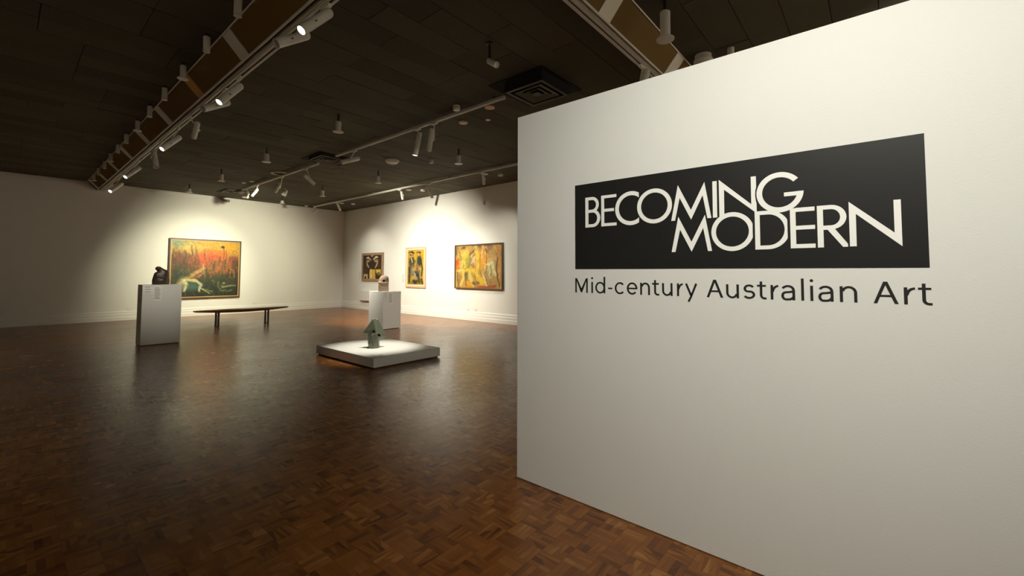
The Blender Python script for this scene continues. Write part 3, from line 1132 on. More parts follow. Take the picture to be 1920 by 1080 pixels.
def paint_landscape():
    p = Paint(150, 148, (90, 90, 50))
    p.grad([(0, (186, 176, 110)), (.10, (206, 190, 96)), (.22, (226, 176, 76)), (.34, (206, 120, 66)), (.48, (140, 100, 58)), (.62, (86, 84, 48)), (.8, (54, 66, 40)), (1, (38, 52, 30))])
    p.blob(.06, .05, .12, .08, (150, 166, 140), .8)
    p.blob(.62, .06, .3, .07, (238, 178, 40), .8)
    p.blob(.88, .12, .16, .12, (226, 172, 30), .85)
    p.blob(.60, .26, .16, .12, (246, 112, 46), .95)
    p.blob(.47, .30, .10, .10, (222, 106, 58), .8)
    p.blob(.68, .20, .14, .06, (250, 140, 50), .8)
    p.blob(.22, .17, .10, .10, (228, 190, 110), .7)
    p.blob(.10, .35, .13, .18, (112, 70, 44), .8)
    p.blob(.90, .36, .12, .12, (126, 70, 44), .75)
    p.blob(.90, .58, .12, .2, (64, 56, 36), .85)
    p.blob(.70, .46, .2, .14, (178, 128, 70), .6)
    p.blob(.14, .56, .18, .14, (84, 84, 46), .7)
    p.daub(60, (.02, .22, .4, .6), [(92, 60, 40), (70, 62, 38), (150, 96, 60), (110, 104, 56)], 1, (.06, .16), al=.55)
    p.daub(70, (.4, .3, .98, .62), [(196, 134, 70), (110, 80, 44), (84, 74, 40), (214, 110, 60), (160, 120, 66)], 2, (.06, .16), al=.5)
    p.daub(60, (.02, .6, .98, .98), [(38, 54, 36), (70, 88, 44), (50, 60, 36), (90, 92, 50)], 3, (.04, .12), ang=(20, 160), al=.5)
    for u, v0, v1, wd in ((.29, .10, .27, .010), (.35, .13, .28, .007), (.47, .15, .34, .007), (.745, .10, .30, .008), (.785, .16, .5, .008), (.62, .34, .5, .006)):
        p.stroke([(u, v0), (u + .008, v1)], wd, (70, 62, 40), .7, .9)
    p.blob(.725, .085, .022, .018, (36, 28, 26), 1, soft=.3)
    p.blob(.13, .62, .08, .10, (46, 66, 50), .7)
    p.blob(.30, .82, .12, .07, (96, 132, 116), .7, soft=.7)
    # pale animal-like form, rump to the left, neck stretched up
    p.stroke([(.14, .80), (.20, .70), (.30, .64), (.40, .57)], .040, (214, 200, 150), .75, .95, 1.2)
    p.stroke([(.30, .60), (.38, .55), (.46, .50)], .028, (204, 170, 110), .9)
    p.stroke([(.24, .68), (.36, .64), (.42, .58)], .016, (176, 84, 56), .85)
    p.stroke([(.34, .62), (.44, .55)], .010, (150, 70, 50), .8)
    p.stroke([(.19, .70), (.215, .80), (.19, .89)], .018, (232, 224, 186), .85, .8, 1.2)
    p.stroke([(.36, .70), (.40, .80), (.42, .92)], .018, (232, 224, 186), .85, .8, 1.2)
    p.stroke([(.24, .70), (.36, .72)], .03, (236, 226, 150), .8)
    p.stroke([(.43, .86), (.56, .95)], .008, (214, 208, 160), .8)
    p.stroke([(.43, .86), (.60, .92)], .007, (160, 160, 100), .8)
    p.stroke([(.45, .42), (.46, .50)], .008, (226, 206, 150), .8)
    # coiled pale form on the right
    p.stroke([(.70, .76), (.69, .82), (.73, .88), (.80, .89)], .014, (140, 144, 86), .75, .9, 1.2)
    p.stroke([(.76, .82), (.84, .83), (.95, .815)], .011, (186, 182, 136), .75, .9, 1.2)
    p.stroke([(.74, .80), (.80, .80)], .020, (90, 96, 60), .8)
    p.blob(.79, .775, .020, .012, (206, 202, 160), .7, soft=.6)
    p.blob(.61, .71, .018, .012, (150, 146, 120), .6, soft=.6)
    p.stroke([(.82, .92), (.90, .90)], .012, (130, 130, 90), .7)
    p.daub(50, (.1, .5, .98, .98), [(60, 72, 42), (110, 104, 62), (44, 54, 34), (150, 140, 92)], 21, (.03, .09), (.004, .008), (20, 150), .45)
    p.daub(40, (.05, .08, .98, .5), [(120, 80, 48), (236, 170, 70), (96, 78, 44), (226, 120, 60)], 22, (.04, .12), (.004, .009), (60, 120), .4)
    p.grain(.22)
    return p


def paint_masks():
    p = Paint(88, 110, (70, 46, 22))
    p.daub(30, (0, 0, 1, .8), [(56, 36, 18), (84, 56, 30)], 4, al=.5)
    p.blob(.48, .02, .06, .03, (244, 204, 140), 1, soft=.2)
    for s in (0, 1):
        f = (lambda u: u) if not s else (lambda u: .97 - u)
        p.stroke([(f(.20), .10), (f(.30), .12), (f(.41), .19)], .030, (226, 206, 172), .95)
        p.blob(f(.26), .10, .05, .04, (238, 224, 196), .9, soft=.3)
        p.blob(f(.25), .24, .09, .05, (190, 158, 112), .9)
        p.stroke([(f(.18), .28), (f(.33), .27)], .013, (232, 212, 176), .9)
        p.stroke([(f(.20), .33), (f(.25), .44), (f(.30), .52)], .026, (222, 196, 148), .9)
        p.stroke([(f(.13), .34), (f(.16), .5)], .02, (98, 70, 40), .8)
    p.blob(.49, .24, .08, .14, (58, 36, 14), .9)
    p.poly([(.36, .60), (.66, .60), (.68, 1), (.35, 1)], (226, 194, 70), 1)
    p.poly([(.70, .60), (.94, .60), (.95, .9), (.72, .78)], (232, 204, 110), 1)
    p.blob(.44, .80, .06, .2, (246, 222, 176), .85)
    p.daub(16, (.38, .62, .64, .98), [(244, 216, 120), (206, 166, 50), (250, 228, 170)], 5, al=.7)
    p.poly([(.05, .55), (.24, .60), (.26, .80), (.05, .82)], (96, 60, 48), 1)
    p.poly([(.04, .80), (.26, .80), (.26, 1), (.20, 1), (.16, .88), (.10, .88), (.08, 1), (.04, 1)], (222, 192, 150), 1)
    p.stroke([(.76, .78), (.86, .74), (.95, .86)], .03, (96, 62, 36), .9)
    p.blob(.84, .90, .09, .08, (80, 50, 26), .9)
    p.grain(.15)
    return p


def paint_pair():
    p = Paint(74, 150, (206, 172, 60))
    p.blob(.86, .25, .2, .3, (216, 178, 30), .9)
    p.blob(.52, .25, .1, .14, (214, 178, 20), .9)
    p.blob(.85, .65, .2, .2, (220, 184, 90), .8)
    p.blob(.5, .98, .6, .06, (150, 140, 50), .9)
    N = (46, 56, 62)
    # left figure
    p.blob(.26, .36, .17, .15, N, .95)
    p.blob(.24, .12, .12, .07, (96, 76, 58), .95)
    p.stroke([(.10, .08), (.28, .05), (.40, .10)], .018, (58, 48, 40), .95)
    p.stroke([(.16, .09), (.30, .13)], .012, (230, 206, 180), .9)
    p.blob(.24, .20, .07, .05, (206, 168, 130), .95)
    p.stroke([(.24, .26), (.28, .30), (.30, .36)], .012, (236, 220, 190), .9)
    p.blob(.24, .60, .17, .14, (136, 132, 112), .9)
    p.stroke([(.14, .52), (.12, .92)], .03, (58, 58, 54), .9)
    p.stroke([(.36, .56), (.40, .76)], .02, (226, 206, 170), .8)
    # right figure
    p.blob(.72, .33, .16, .17, (44, 66, 72), .95)
    p.blob(.68, .08, .12, .04, (70, 60, 44), .95)
    p.stroke([(.58, .05), (.82, .02)], .014, (226, 190, 160), .9)
    p.blob(.68, .13, .06, .05, (216, 170, 110), .95)
    p.stroke([(.82, .30), (.90, .55), (.86, .75)], .022, (60, 54, 44), .9)
    p.blob(.58, .52, .08, .09, (170, 130, 92), .9)
    p.blob(.56, .70, .18, .10, (54, 74, 80), .9)
    p.stroke([(.66, .74), (.74, .92)], .035, (52, 64, 66), .9)
    p.stroke([(.46, .68), (.52, .84)], .022, (206, 190, 150), .85)
    p.blob(.48, .91, .18, .05, (56, 40, 48), .95)
    p.blob(.50, .87, .06, .025, (190, 176, 160), .9)
    p.stroke([(.86, .84), (.92, .95)], .03, (70, 62, 40), .9)
    p.daub(50, (.05, .25, .9, .85), [(40, 48, 52), (96, 110, 110), (120, 100, 70), (190, 170, 120), (60, 80, 86)], 8, (.04, .1), (.005, .010), (40, 140), .6)
    p.grain(.18)
    return p


def paint_figures():
    p = Paint(126, 112, (196, 156, 84))
    p.daub(60, (0, 0, 1, 1), [(206, 172, 96), (170, 128, 66), (216, 186, 110), (150, 116, 60)], 10, (.1, .3), (.02, .04), (60, 120), .6)
    p.blob(.60, .02, .2, .05, (126, 78, 58), .8)
    p.blob(.05, .45, .06, .12, (210, 104, 30), .95)
    p.blob(.62, .32, .10, .22, (232, 166, 50), .95)
    p.stroke([(.60, .05), (.58, .3)], .03, (230, 190, 110), .8)
    p.blob(.74, .14, .09, .07, (120, 86, 60), .8)
    p.blob(.93, .45, .05, .45, (216, 160, 82), .85)
    O = (92, 74, 36)
    # first seated figure
    p.blob(.19, .08, .05, .06, (150, 126, 60), .95)
    p.blob(.20, .06, .035, .03, (76, 60, 34), .9)
    p.blob(.22, .32, .10, .20, (216, 194, 90), .95)
    p.blob(.29, .38, .06, .16, (166, 160, 60), .85)
    p.stroke([(.12, .12), (.14, .35), (.10, .5)], .022, (206, 176, 84), .9)
    p.stroke([(.06, .60), (.20, .56), (.18, .80), (.12, .95)], .032, (222, 196, 110), .9)
    p.stroke([(.20, .58), (.30, .58), (.40, .95)], .036, (214, 200, 110), .9)
    p.blob(.26, .72, .05, .12, (122, 112, 52), .8)
    p.blob(.31, .92, .08, .06, (224, 172, 30), .95)
    p.stroke([(.24, .94), (.36, .97)], .022, (206, 140, 20), .9)
    # second figure
    p.blob(.445, .07, .04, .06, (206, 184, 96), .95)
    p.stroke([(.30, .24), (.40, .16), (.43, .09)], .013, (70, 62, 34), .9)
    p.blob(.39, .36, .05, .14, (226, 200, 150), .95)
    p.blob(.40, .46, .03, .06, (170, 120, 80), .8)
    p.stroke([(.47, .16), (.51, .36), (.50, .58)], .048, (232, 196, 66), .95)
    p.stroke([(.25, .58), (.40, .60), (.52, .74), (.60, .84)], .050, (222, 188, 60), .95)
    p.stroke([(.50, .60), (.60, .62)], .03, (206, 170, 60), .8)
    p.blob(.57, .86, .07, .06, (226, 184, 40), .9)
    p.stroke([(.62, .72), (.68, .92)], .03, (226, 202, 130), .9)
    p.blob(.46, .88, .07, .05, (122, 80, 60), .9)
    # third figure
    p.blob(.78, .22, .07, .13, (196, 160, 96), .95)
    p.stroke([(.70, .34), (.86, .33)], .03, (212, 172, 104), .9)
    p.blob(.76, .56, .09, .2, (206, 194, 140), .95, ang=12)
    p.stroke([(.72, .45), (.80, .42), (.86, .70)], .03, (222, 212, 160), .9)
    p.stroke([(.70, .62), (.72, .88)], .03, (176, 144, 96), .85)
    p.blob(.84, .84, .08, .10, (190, 152, 92), .8)
    p.stroke([(.90, .30), (.89, .62), (.95, .95)], .014, (76, 58, 40), .85)
    p.stroke([(.50, .97), (.85, .95)], .022, (170, 72, 44), .85)
    for pts in ([(.10, .14), (.13, .34)], [(.33, .30), (.32, .50), (.20, .56)], [(.44, .20), (.36, .32), (.35, .45), (.42, .53)], [(.55, .22), (.545, .6), (.58, .74)], [(.43, .66), (.46, .80)], [(.68, .20), (.68, .42)], [(.70, .48), (.66, .7), (.70, .92)], [(.30, .62), (.22, .72), (.24, .95)], [(.05, .62), (.07, .95)], [(.80, .56), (.77, .72)]):
        p.stroke(pts, .009, O, .75)
    p.blob(.02, .12, .03, .16, (110, 104, 80), .8)
    p.daub(40, (.02, .05, .98, .98), [(240, 216, 130), (110, 84, 40), (226, 180, 70), (140, 120, 56)], 12, (.05, .14), (.005, .010), (40, 140), .6)
    p.grain(.16)
    return p


def painting(name, label, face, w_, h_, paint, frame_w, frame_d, fmat, slip=None, slip_w=0., bottom_extra=0.):
    """face(u, v, d): u along the wall to the viewer's right, v up from the lower edge, d out of the wall"""
    r = empty(name, face(w_ / 2, 0, 0))
    tag(r, label, 'painting')
    fwid = frame_w
    be = bottom_extra
    iu0, iu1, iv0, iv1 = fwid, w_ - fwid, fwid + be, h_ - fwid
    B0 = .002
    rails = [[(0, 0), (w_, 0), (iu1, iv0), (iu0, iv0)], [(w_, 0), (w_, h_), (iu1, iv1), (iu1, iv0)], [(w_, h_), (0, h_), (iu0, iv1), (iu1, iv1)], [(0, h_), (0, 0), (iu0, iv0), (iu0, iv1)]]
    for q in rails:
        part(r, MB().prism(q, face, B0, frame_d), 'frame_rail', fmat)
    if slip:
        s = slip_w
        ju0, ju1, jv0, jv1 = iu0 + s, iu1 - s, iv0 + s, iv1 - s
        rl = [[(iu0, iv0), (iu1, iv0), (ju1, jv0), (ju0, jv0)], [(iu1, iv0), (iu1, iv1), (ju1, jv1), (ju1, jv0)], [(iu1, iv1), (iu0, iv1), (ju0, jv1), (ju1, jv1)], [(iu0, iv1), (iu0, iv0), (ju0, jv0), (ju0, jv1)]]
        for q in rl:
            part(r, MB().prism(q, face, B0, frame_d * .8), 'frame_slip', slip)
        iu0, iu1, iv0, iv1 = ju0, ju1, jv0, jv1
    # canvas grid with the painted colours
    W_, H_ = paint.w, paint.h
    dd = frame_d * .62
    verts = [face(iu0 + (iu1 - iu0) * i / (W_ - 1), iv1 - (iv1 - iv0) * j / (H_ - 1), dd) for j in range(H_) for i in range(W_)]
    faces = [(j * W_ + i, (j + 1) * W_ + i, (j + 1) * W_ + i + 1, j * W_ + i + 1) for j in range(H_ - 1) for i in range(W_ - 1)]
    me = bpy.data.meshes.new('canvas')
    me.from_pydata(verts, [], faces)
    at = me.color_attributes.new('paint', 'FLOAT_COLOR', 'POINT')
    cols = np.ones((H_ * W_, 4))
    cols[:, :3] = np.clip(paint.a.reshape(-1, 3), 0, 1) ** 1.2 * .78
    at.data.foreach_set('color', cols.ravel())
    me.update()
    local(r, link('canvas', me, M['paint'], r))
    return r


LF = lambda x0, z0: (lambda u, v, d: (x0 + u, YW - d, z0 + v))
RF = lambda y0, z0: (lambda u, v, d: (XW - d, y0 - u, z0 + v))
painting('landscape_painting', 'large orange and green expressionist painting behind the bench, dark gilt frame', LF(3.625, .615), 2.19, 2.12, paint_landscape(), .040, .075, M['fr_dark'], M['fr_gold'], .030, .0)
painting('masks_painting', 'brown and yellow painting of mirrored pale heads nearest the corner', RF(16.885, 1.20), 1.59, 1.185, paint_masks(), .10, .055, M['fr_taupe'])
painting('two_figures_painting', 'tall narrow painting of two dark blue figures on yellow', RF(13.75, 1.0), 1.185, 1.515, paint_pair(), .050, .055, M['fr_pale'], M['fr_mount'], .045, .02)
painting('seated_figures_painting', 'wide ochre and yellow painting of seated figures, thin dark frame', RF(10.96, 1.03), 2.175, 1.47, paint_figures(), .035, .075, M['fr_brown'])
for nm, y0, z0, z1 in (('brown and yellow heads painting', 17.17, 1.19, 1.63), ('tall two figures painting', 14.04, 1.13, 1.51), ('ochre seated figures painting', 11.24, 1.16, 1.62)):
    label_card('narrow white wall label left of the ' + nm, RF(y0, z0), .20, z1 - z0, 7, 'wall labels')

# wall ledge box behind the stone sculpture's plinth
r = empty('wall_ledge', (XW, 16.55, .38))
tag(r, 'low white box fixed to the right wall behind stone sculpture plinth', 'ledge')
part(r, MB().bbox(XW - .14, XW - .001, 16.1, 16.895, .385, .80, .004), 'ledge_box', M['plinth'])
part(r, MB().box(XW - .145, XW - .002, 16.095, 16.9, .375, .386), 'painted_shadow_base', M['fr_taupe'])  # taupe strip paints the shadow along the bottom of the box


def outlet(label, face):
    r = empty('power_outlet', face(.06, 0, 0))
    tag(r, label, 'outlet', 'wall outlets')
    plate = part(r, MB().prism([(0, 0), (.12, 0), (.12, .075), (0, .075)], face, .0005, .012), 'cover_plate', M['plastic'])
    for u in (.025, .075):
        subpart(plate, MB().prism([(u, .02), (u + .02, .02), (u + .02, .055), (u, .055)], face, .012, .015), 'socket_switch', M['card'])


outlet('white power outlet left of the tall plinth just above skirting', LF(2.63, .305))
outlet('white power outlet above skirting behind the bench end', LF(6.31, .305))
outlet('left one of two white outlets below ochre seated figures painting', RF(10.43, .310))
outlet('right one of two white outlets below ochre seated figures painting', RF(10.06, .315))


# ------------------------------------------------------------------ ceiling baffles (sloping panels with cream rungs and a lamp rail)
def baffle(name, label, P, a, b, rungs, rw, tan=()):
    """P(t, q, n): t along, q 0 (upper edge at ceiling) .. 1 (lower edge), n outward"""
    r = empty(name, P((a + b) / 2, 0, 0))
    tag(r, label, 'ceiling baffle', 'ceiling baffles')

    def slab(t0, t1, q0, q1, n0, n1, nm, m_):
        vs = [P(t, q, n) for t in (t0, t1) for q in (q0, q1) for n in (n0, n1)]
        part(r, MB().add(vs, [(0, 1, 3, 2), (4, 6, 7, 5), (0, 4, 5, 1), (2, 3, 7, 6), (0, 2, 6, 4), (1, 5, 7, 3)]), nm, m_)
    edges = [a] + [x for c in rungs for x in (c - rw / 2, c + rw / 2)] + [b]
    for k in range(0, len(edges), 2):
        slab(edges[k] + .001, edges[k + 1] - .001, .03, .97, -.012, 0, 'panel', M['panel'])
    for k, c in enumerate(rungs):
        slab(c - rw / 2, c + rw / 2, .03, .97, -.012, .010, 'rung', M['rung_tan'] if k in tan else M['rung'])
    slab(a, b, -.015, .028, -.014, .016, 'upper_rail', M['rung'])
    slab(a, b, .972, 1.03, -.014, .018, 'lower_rail', M['track'])
    return r


# along Y on the left, along X on the right
U1 = Vector((.22, 0, -.235)); N1 = Vector((-.235, 0, -.22)).normalized()
PB1 = lambda t, q, n: tuple(Vector((1.555, t, H - .002)) + U1 * q + N1 * n)
PB2 = lambda t, q, n: tuple(Vector((t, 1.83, H - .002)) + Vector((0, .196, -.235)) * q + Vector((0, -.235, -.196)).normalized() * n)
b1 = baffle('ceiling_baffle', 'long sloping brown ceiling baffle with cream rungs running to front wall', PB1, 2.35, YW - .03,
            [3.89, 5.69, 7.45, 9.25, 11.0, 12.78, 14.6, 16.45, 18.2], .24, tan=(2,))
part(b1, MB().box(1.83, 1.85, 2.35, YW - .03, 4.11, H - .001), 'back_panel', M['track'])
b2 = baffle('ceiling_baffle', 'sloping brown ceiling baffle with cream rungs above the sign partition', PB2, 2.1, XW - .03,
            [2.2 + .02, 3.80, 5.50, 7.2, 8.9], .23)
part(b2, MB().box(2.1, XW - .03, 2.06, 2.075, 4.11, H - .001), 'back_panel', M['track'])


def track_rail(label, axis, c, a, b, z0, z1, wd, hang=True, group='lamp tracks'):
    r = empty('lamp_track', (c, (a + b) / 2, z0) if axis == 'y' else ((a + b) / 2, c, z0))
    tag(r, label, 'track', group)

    def bx(u0, u1, a_, b_, z_0, z_1, nm, m_):
        mb = MB().box(u0, u1, a_, b_, z_0, z_1) if axis == 'y' else MB().box(a_, b_, u0, u1, z_0, z_1)
        part(r, mb, nm, m_)
    h = wd / 2
    bx(c - h, c - h * .35, a, b, z0, z1, 'rail_side', M['track'])
    bx(c + h * .35, c + h, a, b, z0, z1, 'rail_side', M['track'])
    bx(c - h * .36, c + h * .36, a, b, z0 + (z1 - z0) * .4, z1 - .001, 'rail_channel', M['duct'])
    bx(c - h, c + h, a - .02, a, z0 - .002, z1, 'end_cap', M['white_metal'])
    bx(c - h, c + h, b, b + .02, z0 - .002, z1, 'end_cap', M['white_metal'])
    if hang:
        n = max(2, int((b - a) / 1.8))
        for k in range(n):
            t = a + .2 + (b - a - .4) * k / (n - 1)
            bx(c - .008, c + .008, t - .012, t + .012, z1, H + .0015, 'hanger', M['dark_metal'])
    return r


track_rail('white lamp track fixed along the lower edge of long left baffle', 'y', 1.890, 2.4, YW - .08, 4.095, 4.135, .075, False)
track_rail('white lamp track fixed along the baffle above the sign partition', 'x', 2.125, 2.1, XW - .08, 4.10, 4.14, .085, False)
track_rail('nearer middle lamp track hung from ceiling beside the large vent', 'y', 4.92, 4.35, 9.55, 4.262, 4.305, .055)
track_rail('farther middle lamp track hung from ceiling pointing at front wall', 'y', 4.98, 10.6, 15.9, 4.262, 4.305, .055)
track_rail('lamp track hung from ceiling along the wall of three paintings', 'y', 8.20, 3.0, 17.75, 4.262, 4.305, .055)
track_rail('added unseen lamp track on the ceiling facing the exhibition sign', 'y', -.35, -3.0, 2.0, 4.262, 4.305, .055)  # added out of view to carry the sign and fill lamps


# ------------------------------------------------------------------ lamps
def spotlight(parent, pos, d, power, angle, blend=.6, size=.05, col=LED):
    ld = bpy.data.lights.new('spot_beam', 'SPOT')
    ld.energy = power
    ld.spot_size = math.radians(angle)
    ld.spot_blend = blend
    ld.shadow_soft_size = size
    ld.color = col
    o = bpy.data.objects.new('spot_beam', ld)
    COL.objects.link(o)
    o.parent = parent
    o.matrix_parent_inverse = Matrix.Translation(-Vector(parent.location))
    o.location = pos
    o.rotation_euler = Vector(d).to_track_quat('-Z', 'Y').to_euler()
    return o


def track_head(label, at, mid, d=None, aim=None, L=.44, R=.050, power=0, angle=50, blend=.7, lit=True, axis='y', group='track spotlights', col=LED):
    """cylindrical gimbal spotlight: adapter on the track at `at`, body centred on mid"""
    mid = Vector(mid)
    d = (Vector(aim) - mid) if d is None else Vector(d)
    d.normalize()
    r = empty('track_spotlight', at)
    tag(r, label, 'spotlight', group)
    ax, ay, az = at
    hx, hy = (.020, .075) if axis == 'y' else (.075, .020)
    part(r, MB().bbox(ax - hx, ax + hx, ay - hy, ay + hy, az - .032, az, .004), 'track_adapter', M['white_metal'])
    # arm beside the body
    side = d.cross(Vector((0, 0, 1)))
    side = side.normalized() if side.length > .05 else Vector((0, 1, 0))
    knee = mid + side * (R + .018)
    top = Vector((ax, ay, az - .030))
    part(r, MB().rod(top, knee, .011).rod(knee, mid + side * R * .6, .014), 'arm', M['white_metal'])
    rear = mid - d * L / 2
    body = MB().lathe([(R * .70, 0), (R * .92, .012), (R, .03), (R, L * .62), (R * .94, L * .625), (R * .94, L * .645), (R, L * .65), (R * 1.0, L), (R * .84, L), (R * .80, L - .05)], rear, d, 24, cap=False)
    body.lathe([(R * .70, 0), (R * .01, -.002)], rear, d, 24, cap=False)
    bo = part(r, body, 'lamp_body', M['white_metal'])
    subpart(bo, MB().lathe([(R * .82, L - .030), (R * .82, L - .024)], rear, d, 24), 'lens', M['lens'] if lit else M['lens_off'])
    subpart(bo, MB().lathe([(R * .12, 0), (R * .12, .02)], mid + d * L * .1 - side * R, -side, 10), 'lock_knob', M['dark_metal'])
    if power:
        spotlight(r, mid + d * (L / 2 + .01), d, power, angle, blend, R * .8, col)
    return r


# left baffle: lamps turned to the left of the room
for k, (y, z, dd, lit, nm) in enumerate([
        (4.16, 4.04, (-.66, -.03, -.75), True, 'lit white spotlight at the near end of left baffle track'),
        (4.70, 4.05, (-.79, -.11, -.60), False, 'unlit white spotlight just behind the nearest lit one on left track'),
        (6.66, 3.99, (-.62, -.11, -.78), True, 'lit white spotlight by the tan rung of left baffle'),
        (7.27, 3.98, (-.80, -.27, -.54), False, 'unlit white spotlight beside the lit one at the tan rung'),
        (9.88, 3.94, (-.65, -.24, -.73), True, 'lit white spotlight halfway along the left baffle track'),
        (11.21, 3.87, (.05, -.45, -.87), False, 'white spotlight hanging straight down from left baffle track'),
        (13.57, 3.95, (-.64, -.31, -.70), True, 'lit white spotlight second from front wall on left track'),
        (15.90, 3.88, (-.61, -.45, -.66), True, 'lit white spotlight nearest the front wall on left track')]):
    q = .937
    track_head(nm, (1.89, y * q + .04, 4.095), (1.78, y * q, 1.55 + (z - 1.55) * q), d=dd, L=.41, R=.047, lit=lit, power=POWER['far'] if lit else 0, angle=60, blend=1.)
# extra lamp added to this track to light the bronze figure
track_head('added white spotlight on left track aimed at the bronze figure', (1.89, 8.55, 4.095), (1.97, 8.60, 3.92), aim=(2.23, 12.0, 1.5), power=POWER['tall'] * .8, angle=36, blend=1., L=.34, R=.042)
# middle tracks
track_head('lit white spotlight pointing steeply down at the green sculpture platform', (4.92, 6.50, 4.262), (4.90, 6.48, 3.96), aim=(4.50, 7.15, .2), power=POWER['plinth'], angle=32, blend=.9)
track_head('white spotlight beside the platform lamp on nearer middle track', (4.92, 6.02, 4.262), (4.90, 6.10, 3.96), d=(.36, .62, -.66), power=POWER['tall'], angle=46, blend=1.)
track_head('white spotlight held level at far end of nearer middle track', (4.92, 8.75, 4.262), (4.90, 8.89, 4.06), d=(-.92, .04, -.38), lit=False)
track_head('white spotlight beside the ring speaker turned to the front wall', (4.98, 12.75, 4.262), (4.88, 12.80, 3.93), aim=(5.6, YW, 1.8), power=POWER['wash'] * .8, angle=74, blend=1., col=LED_LEFT)
track_head('white spotlight at the near end of farther track turned to right wall', (4.98, 11.25, 4.262), (5.06, 11.25, 3.98), aim=(XW, 12.4, .85), power=POWER['rwash'], angle=94, blend=1., L=.36)
track_head('white spotlight near the far track end aimed at landscape painting', (4.98, 14.6, 4.262), (4.95, 14.7, 4.04), aim=(4.3, YW, 1.6), power=POWER['left'], angle=64, blend=1., col=LED_LEFT, L=.34, R=.042)
track_head('white spotlight at the far end of the middle track', (4.98, 15.55, 4.262), (5.0, 15.5, 4.08), aim=(6.1, YW, 1.4), lit=False, L=.28, R=.038)
# right track
track_head('white spotlight on right track beside the ochre seated figures painting', (8.20, 10.25, 4.262), (8.22, 10.22, 4.00), d=(.40, -.05, -.88), power=POWER['right'], angle=96, blend=1., L=.40, R=.045)
for y, ty, nm in ((8.05, 9.3, 'added short white spotlight on right track nearest the partition'), (11.75, 13.1, 'added short white spotlight on right track aimed at tall figures painting'), (15.85, 16.05, 'added short white spotlight on right track aimed at mirrored heads painting')):  # short lamps added to this track to light the paintings
    track_head(nm, (8.20, y, 4.262), (8.30, y, 4.08), aim=(XW, ty, 1.05), power=POWER['right'], angle=98, blend=1., L=.28, R=.040)
track_head('white spotlight at the far end of the right track', (8.20, 17.65, 4.262), (8.22, 17.62, 4.10), d=(-.5, .3, -.6), lit=False, L=.26, R=.042)
track_head('white spotlight under the baffle track above the partition top edge', (4.98, 2.125, 4.10), (5.00, 2.12, 3.90), d=(-.25, .1, -.95), lit=False, axis='x', L=.36)
# unseen fill lamps added behind camera and partition, brightening the room by bounce
for k, (at, mid_, aim_) in enumerate([((-.35, -2.6, 4.262), (-.36, -2.6, 4.03), (XL, -2.2, 1.6)), ((-.35, 1.6, 4.262), (-.36, 1.6, 4.03), (XL, 2.2, 1.6))]):
    track_head(('rearmost added fill spotlight', 'front added fill spotlight')[k] + ' on the sign track turned to the left wall', at, mid_, aim=aim_, power=POWER['rear'] * .16, angle=90, blend=1.)
for k, x in enumerate((6.6, 8.4)):
    track_head(('nearer', 'farther')[k] + ' added fill spotlight on partition baffle track, out of view, turned to the back wall', (x, 2.125, 4.10), (x, 2.06, 3.86), aim=(x + .2, YB, 1.5), power=POWER['rear'] * 1.3, angle=90, blend=1., axis='x')
# lamps added out of view to light the sign
track_head('added unseen spotlight aimed at the left half of exhibition sign', (-.35, .15, 4.262), (-.33, .15, 4.05), aim=(XP, 1.15, 1.5), power=POWER['sign'] * .82, angle=84, blend=1., col=LED_SIGN)
track_head('added unseen spotlight aimed at the right half of exhibition sign', (-.35, -1.1, 4.262), (-.33, -1.1, 4.05), aim=(XP, -.1, 2.15), power=POWER['sign'] * 1.25, angle=64, blend=1., col=LED_SIGN)


# ------------------------------------------------------------------ ceiling fittings
def downlight(label, x, y, zb, group, stem=.10, R=.052, flange=True, spot=False):
    r = empty('ceiling_downlight', (x, y, H))
    tag(r, label, 'downlight', group)
    part(r, MB().lathe([(.030, 0), (.030, .012), (.016, .014), (.016, stem)], (x, y, H + .002), (0, 0, -1), 14), 'stem', M['dark_metal'])
    z1 = H - stem
    part(r, MB().lathe([(R * .7, 0), (R, .012), (R, z1 - zb - .03), (R * .9, z1 - zb - .026)], (x, y, z1 + .002), (0, 0, -1), 18), 'lamp_body', M['white_metal'])
    if flange:
        part(r, MB().lathe([(R * 1.1, .012), (R * 1.75, .016), (R * 1.75, .027), (R * 1.5, .030)], (x, y, zb + .030), (0, 0, -1), 22), 'flange', M['plastic'])
    else:
        part(r, MB().lathe([(R * 1.03, 0), (R * 1.03, .02)], (x, y, zb + .024), (0, 0, -1), 18), 'rim', M['plastic'])
    return r


ORD = ['nearest', 'second', 'third', 'fourth', 'fifth', 'sixth', 'seventh', 'eighth', 'ninth', 'tenth', 'eleventh', 'twelfth']
for k in range(12):
    y = 4.87 + 1.085 * k + (.1 if k > 5 else 0)
    downlight(f'short white downlight left of the long baffle, {ORD[k]} from the camera', 1.43 + .01 * k, y, 4.14, 'downlights along the left baffle', stem=.02, R=.036, flange=k in (2, 5, 8, 11))
for k, y in enumerate((7.19, 10.42, 13.55, 16.69)):
    downlight(f'hanging white downlight between left baffle and middle track, {ORD[k]} from the camera', 3.72, y, 4.03 if k < 3 else 4.10, 'hanging downlights', stem=.13)
for k, y in enumerate((7.13, 10.37, 13.58, 16.69)):
    downlight(f'hanging white downlight between middle and right tracks, {ORD[k]} from the camera', 6.54, y, 4.01 if k < 3 else 4.10, 'hanging downlights', stem=.15)
downlight('hanging white downlight in front of the baffle above the partition', 4.27, 1.575, 3.93, 'hanging downlights', stem=.12, R=.050)

